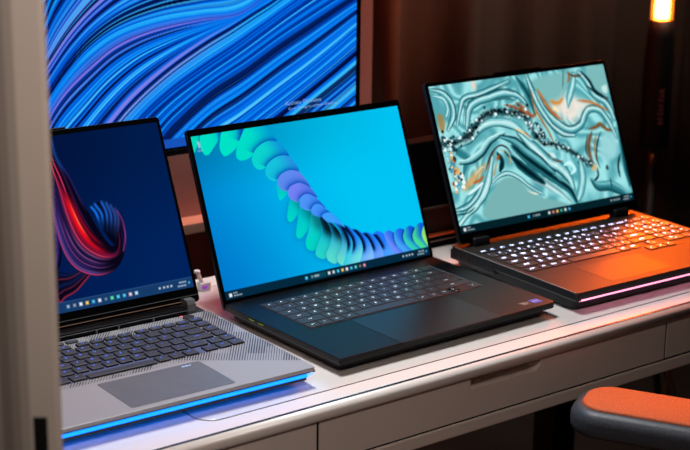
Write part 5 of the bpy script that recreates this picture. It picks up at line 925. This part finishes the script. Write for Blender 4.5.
def lamp():
    x, y = 1.0900, .6000
    t = thing('tube_lamp', 'upright glowing orange tube lamp on a black stand at right', 'lamp', (x, y, 0))
    zb = DZ + .2290
    def half(r, c, h, n, z1):
        bb = bmesh.new(); prism(bb, [(r * math.cos(c + h * i / n), r * math.sin(c + h * i / n)) for i in range(-n, n + 1)], 0, z1, top=.002, bot=.002); return bb
    o = obj('light_core', half(.0135, -2.42, 1.60, 12, .70), M['tube_core'], t, (0, 0, zb)); o['label'] = 'white-hot core of the glowing tube'
    o = obj('diffuser', half(.0208, -2.42, 1.60, 12, .702), M['tube_sleeve'], t, (0, 0, zb - .001)); o['label'] = 'orange frosted sleeve'
    obj('tube_back', half(.0212, .72, 1.52, 10, .704), M['black'], t, (0, 0, zb - .001))  # unseen black back half, added to keep light off the curtain
    b = bmesh.new(); lathe(b, [(.010, -.028), (.026, -.026), (.029, -.022), (.029, .150), (.0255, .195), (.0235, .228)], n=32)
    hd = obj('handle', b, M['black'], t, (0, 0, DZ))
    b = bmesh.new(); box(b, .022, .034, -.008, .008, .165, .195, .002); obj('switch', b, M['black'], hd)
    b = bmesh.new(); s_ = Vector((-.75, -.66, 0)); r = .0296
    # lettering runs up the side of the handle that faces the desk
    ang = math.atan2(-.86, -.50)
    f = lambda p: Vector((r * math.cos(ang + p.y / r), r * math.sin(ang + p.y / r), .060 + p.x))
    for i_, (h_, wd_) in enumerate(((.0105, .0062), (.0105, .0030), (.0105, .0062), (.0080, .0055), (.0105, .0024), (.0105, .0062), (.0080, .0055), (.0105, .0062))):
        x_ = -.032 + .0090 * i_
        for a_, c_, e_, g_ in ((x_, x_ + .0016, -h_ / 2, h_ / 2), (x_ + .0014, x_ + wd_, h_ / 2 - .0016, h_ / 2), (x_ + .0014, x_ + wd_, -.0008 - (i_ % 3) * .002, .0008 - (i_ % 3) * .002)):
            vv = [b.verts.new(f(Vector(q_))) for q_ in ((a_, e_, 0), (c_, e_, 0), (c_, g_, 0), (a_, g_, 0))]; b.faces.new(vv)
    o = obj('lettering', b, M['lamp_print'], hd); o['label'] = 'dim reddish lettering too small to read'
    b = bmesh.new(); lathe(b, [(.0060, -.060), (.0075, -.056), (.0075, -.028)], n=20); obj('collar', b, M['brass'], t, (0, 0, DZ))
    b = bmesh.new(); lathe(b, [(.0095, .25), (.0095, DZ - .058)], n=20); obj('pole', b, M['black'], t)
    for k in range(3):
        a = 2 * PI * k / 3 + .4
        b = bmesh.new(); tube(b, [(0, 0, .45), (.11 * math.cos(a), .11 * math.sin(a), .22), (.20 * math.cos(a), .20 * math.sin(a), .008)], .008, 10); obj('leg', b, M['black'], t)
lamp()

def pole():
    t = thing('leg_glint_rod', 'thin brass-coloured rod at right, put in for the highlight on a desk leg', 'pole', (.960, .410, 0))  # added rod, stands for the lit edge of a desk leg
    b = bmesh.new(); lathe(b, [(.004, .0), (.004, .55), (.003, .552)], n=12); obj('rod', b, M['brass'], t)
    b = bmesh.new(); lathe(b, [(.07, 0), (.07, .008), (.01, .012)], n=24); obj('foot', b, M['black'], t)
pole()

# ================================================================== CHAIR
def chair():
    fwd = Vector((-0.4888, 0.8724, 0)).normalized(); side = Vector((fwd.y, -fwd.x, 0))     # side: to the sitter's right
    cx, cy = -0.0765, -0.4980
    rz = math.atan2(fwd.y, fwd.x) - PI / 2
    t = thing('office_chair', 'dark grey chair at lower right with a rounded orange-topped armrest', 'chair', (cx, cy, 0), rz)
    # local axes: x right, y forward
    def loc(P): return Vector(((P - Vector((cx, cy, 0))).dot(side), (P - Vector((cx, cy, 0))).dot(fwd), P.z))
    tip = loc(Vector((0.0836, -0.1905, DZ - .045)))
    ax, ay, az = tip.x, tip.y, tip.z
    # seat
    b = bmesh.new(); prism(b, rrect(-.245, .245, -.25, .25, .09, 8), .42, .485, top=.024, bot=.02, seg=4); obj('seat', b, M['chair_fabric'], t, smooth=True)
    b = bmesh.new(); prism(b, rrect(-.22, .22, -.315, -.245, .03, 6), .50, 1.02, top=.02, bot=.02, seg=4); obj('backrest', b, M['chair_fabric'], t, smooth=True)
    b = bmesh.new(); box(b, -.03, .03, -.30, -.22, .40, .55, .01); obj('back_bracket', b, M['black'], t)
    b = bmesh.new(); lathe(b, [(.028, .10), (.028, .30), (.02, .30), (.02, .425)], n=20); obj('column', b, M['black'], t)
    for k in range(5):
        a = 2 * PI * k / 5 + .3
        b = bmesh.new(); tube(b, [(0, 0, .11), (.17 * math.cos(a), .17 * math.sin(a), .09), (.30 * math.cos(a), .30 * math.sin(a), .065)], .02, 10); lg = obj('base_leg', b, M['black'], t)
        b = bmesh.new(); tube(b, [(-.02, 0, 0), (.02, 0, 0)], .028, 16); obj('caster', b, M['black'], lg, (.30 * math.cos(a), .30 * math.sin(a), .0285))
    # armrests: soft rounded body with a raised pad
    for sgn in (-1, 1):
        x0 = ax if sgn < 0 else -ax
        b = bmesh.new(); wdt, ln = .052, .265
        prism(b, rrect(-wdt, wdt, -ln, 0, .042, 12), -.034, 0, top=.015, bot=.010, seg=6)
        arm = obj('armrest', b, M['chair_rubber'], t, (x0, ay, az - .0015), smooth=True)
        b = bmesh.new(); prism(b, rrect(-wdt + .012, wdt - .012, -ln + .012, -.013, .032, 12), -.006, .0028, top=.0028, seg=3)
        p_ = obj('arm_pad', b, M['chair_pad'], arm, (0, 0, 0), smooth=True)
        b = bmesh.new(); box(b, -.006, .006, -.0012, .0, -.0035, .0035, .001); obj('arm_button', b, M['black'], arm, (-wdt * .92, -.045, -.017), (0, 0, PI / 2))
        b = bmesh.new(); tube(b, [(0, -.13, -.030), (0, -.13, -.12), (-.03 * sgn * 0, -.13, .46 - az), (-(x0) * .35, -.13, .44 - az)], .016, 10); obj('arm_post', b, M['black'], t, (x0, ay, az))
chair()

# ================================================================== THE ROOM
b = bmesh.new(); box(b, -2.2, 2.9, -2.6, 1.45, -.02, 0); struct(obj('floor', b, M['floor']))
b = bmesh.new(); box(b, -2.2, .4155, .640, .78, 0, 2.5); struct(obj('wall_back', b, M['wall']))
b = bmesh.new(); box(b, -2.2, 2.9, 1.35, 1.45, 0, 2.5); struct(obj('wall_recess', b, mat('recess_paint', (60, 46, 40), .9)))
b = bmesh.new()
box(b, -1.20, .4155, .600, .6400, DZ - .0240, DZ - .0075, .001)
struct(obj('trim_1', b, M['ledge']))
# curtain with soft pleats
bm = bmesh.new(); n = 300; rows = []
for zi in (0.02, 1.2, 2.4):
    r = []
    for i in range(n + 1):
        x = .30 + 2.5 * i / n
        yy = 1.16 + .040 * math.sin(x * 21 + 1.4 * math.sin(x * 7)) + .010 * math.sin(x * 55 + 2)
        r.append(bm.verts.new((x, yy, zi)))
    rows.append(r)
for a, c in zip(rows, rows[1:]):
    for i in range(n):
        f = bm.faces.new((a[i], a[i + 1], c[i + 1], c[i])); f.smooth = True
cur = obj('curtain', bm, M['curtain'])
sm = cur.modifiers.new('thickness', 'SOLIDIFY'); sm.thickness = .003
cur['label'] = 'dark brown pleated curtain hanging behind the desk'; cur['category'] = 'curtain'
# door jamb close to the camera

jb = bmesh.new()
prism(jb, [(-.60, .10), (-.60, .030), (-.070, .030), (-.050, .0180), (-.040, .0090), (-.032, .0035), (-.024, .0), (-.004, 0.0), (-.0012, .0012), (0.0, .004), (-.014, .030), (-.05, .10)], 0, 2.3)
bmesh.ops.recalc_face_normals(jb, faces=jb.faces[:])
jo = obj('door_1', jb, M['jamb'], None, (-0.70810, -0.39994, 0), (0, 0, -0.64785)); struct(jo)
b = bmesh.new(); box(b, -0.01634 - .0055, -0.01634 + .0055, -.0006, .0100, 0.92219 - .060, 0.92219 + .0085, .0004)
so = obj('strike_slot', b, M['port_dark'], jo); so['label'] = 'dark slot in the door jamb'


# ================================================================== LIGHT
def area(name, loc, target, size, power, col, spread=PI, size_y=None):
    l = bpy.data.lights.new(name, 'AREA'); l.size = size; l.energy = power; l.color = lin(col)[:3]; l.spread = spread
    if size_y: l.shape = 'RECTANGLE'; l.size_y = size_y
    o = bpy.data.objects.new(name, l); COL.objects.link(o); o.location = loc
    o.rotation_euler = (Vector(target) - Vector(loc)).to_track_quat('-Z', 'Y').to_euler()
    return o
area('desk_lamp_light', (-.12, .20, DZ + 1.25), (-.12, .02, DZ), .30, 5.4, (252, 250, 252), math.radians(95))
area('jamb_fill', (-.76, -.95, DZ + .98), (-.71, -.40, DZ + .30), .22, 2.3, (255, 240, 228), math.radians(120))  # added fill aimed at the jamb, out of view; no known lamp there
area('curtain_fill', (1.3, .35, 2.3), (1.1, 1.16, .95), .3, 5.5, (255, 220, 196), math.radians(75))  # added warm fill to brighten the curtain; no known lamp there
w = bpy.data.worlds.new('room_dark'); SC.world = w; w.use_nodes = True
w.node_tree.nodes['Background'].inputs['Color'].default_value = (.010, .008, .008, 1); w.node_tree.nodes['Background'].inputs['Strength'].default_value = .25

# ================================================================== CAMERA
cam = bpy.data.cameras.new('camera'); co = bpy.data.objects.new('camera', cam); COL.objects.link(co)
co.matrix_world = Matrix([[0.797335, 0.158013, -0.582484, -1.230925], [-0.603436, 0.226321, -0.76462, -1.450801], [0.011009, 0.961151, 0.275804, 1.420869], [0.0, 0.0, 0.0, 1.0]])
cam.sensor_width = 36.0; cam.lens = 82.7487; cam.clip_start = .02
cam.dof.use_dof = True; cam.dof.focus_distance = 1.93; cam.dof.aperture_fstop = 7.0
SC.camera = co
SC.view_settings.view_transform = 'Standard'; SC.view_settings.look = 'None'; SC.view_settings.exposure = 0.0; SC.view_settings.gamma = 1.0
SC.view_settings.use_curve_mapping = False
SC.cycles.max_bounces = 8
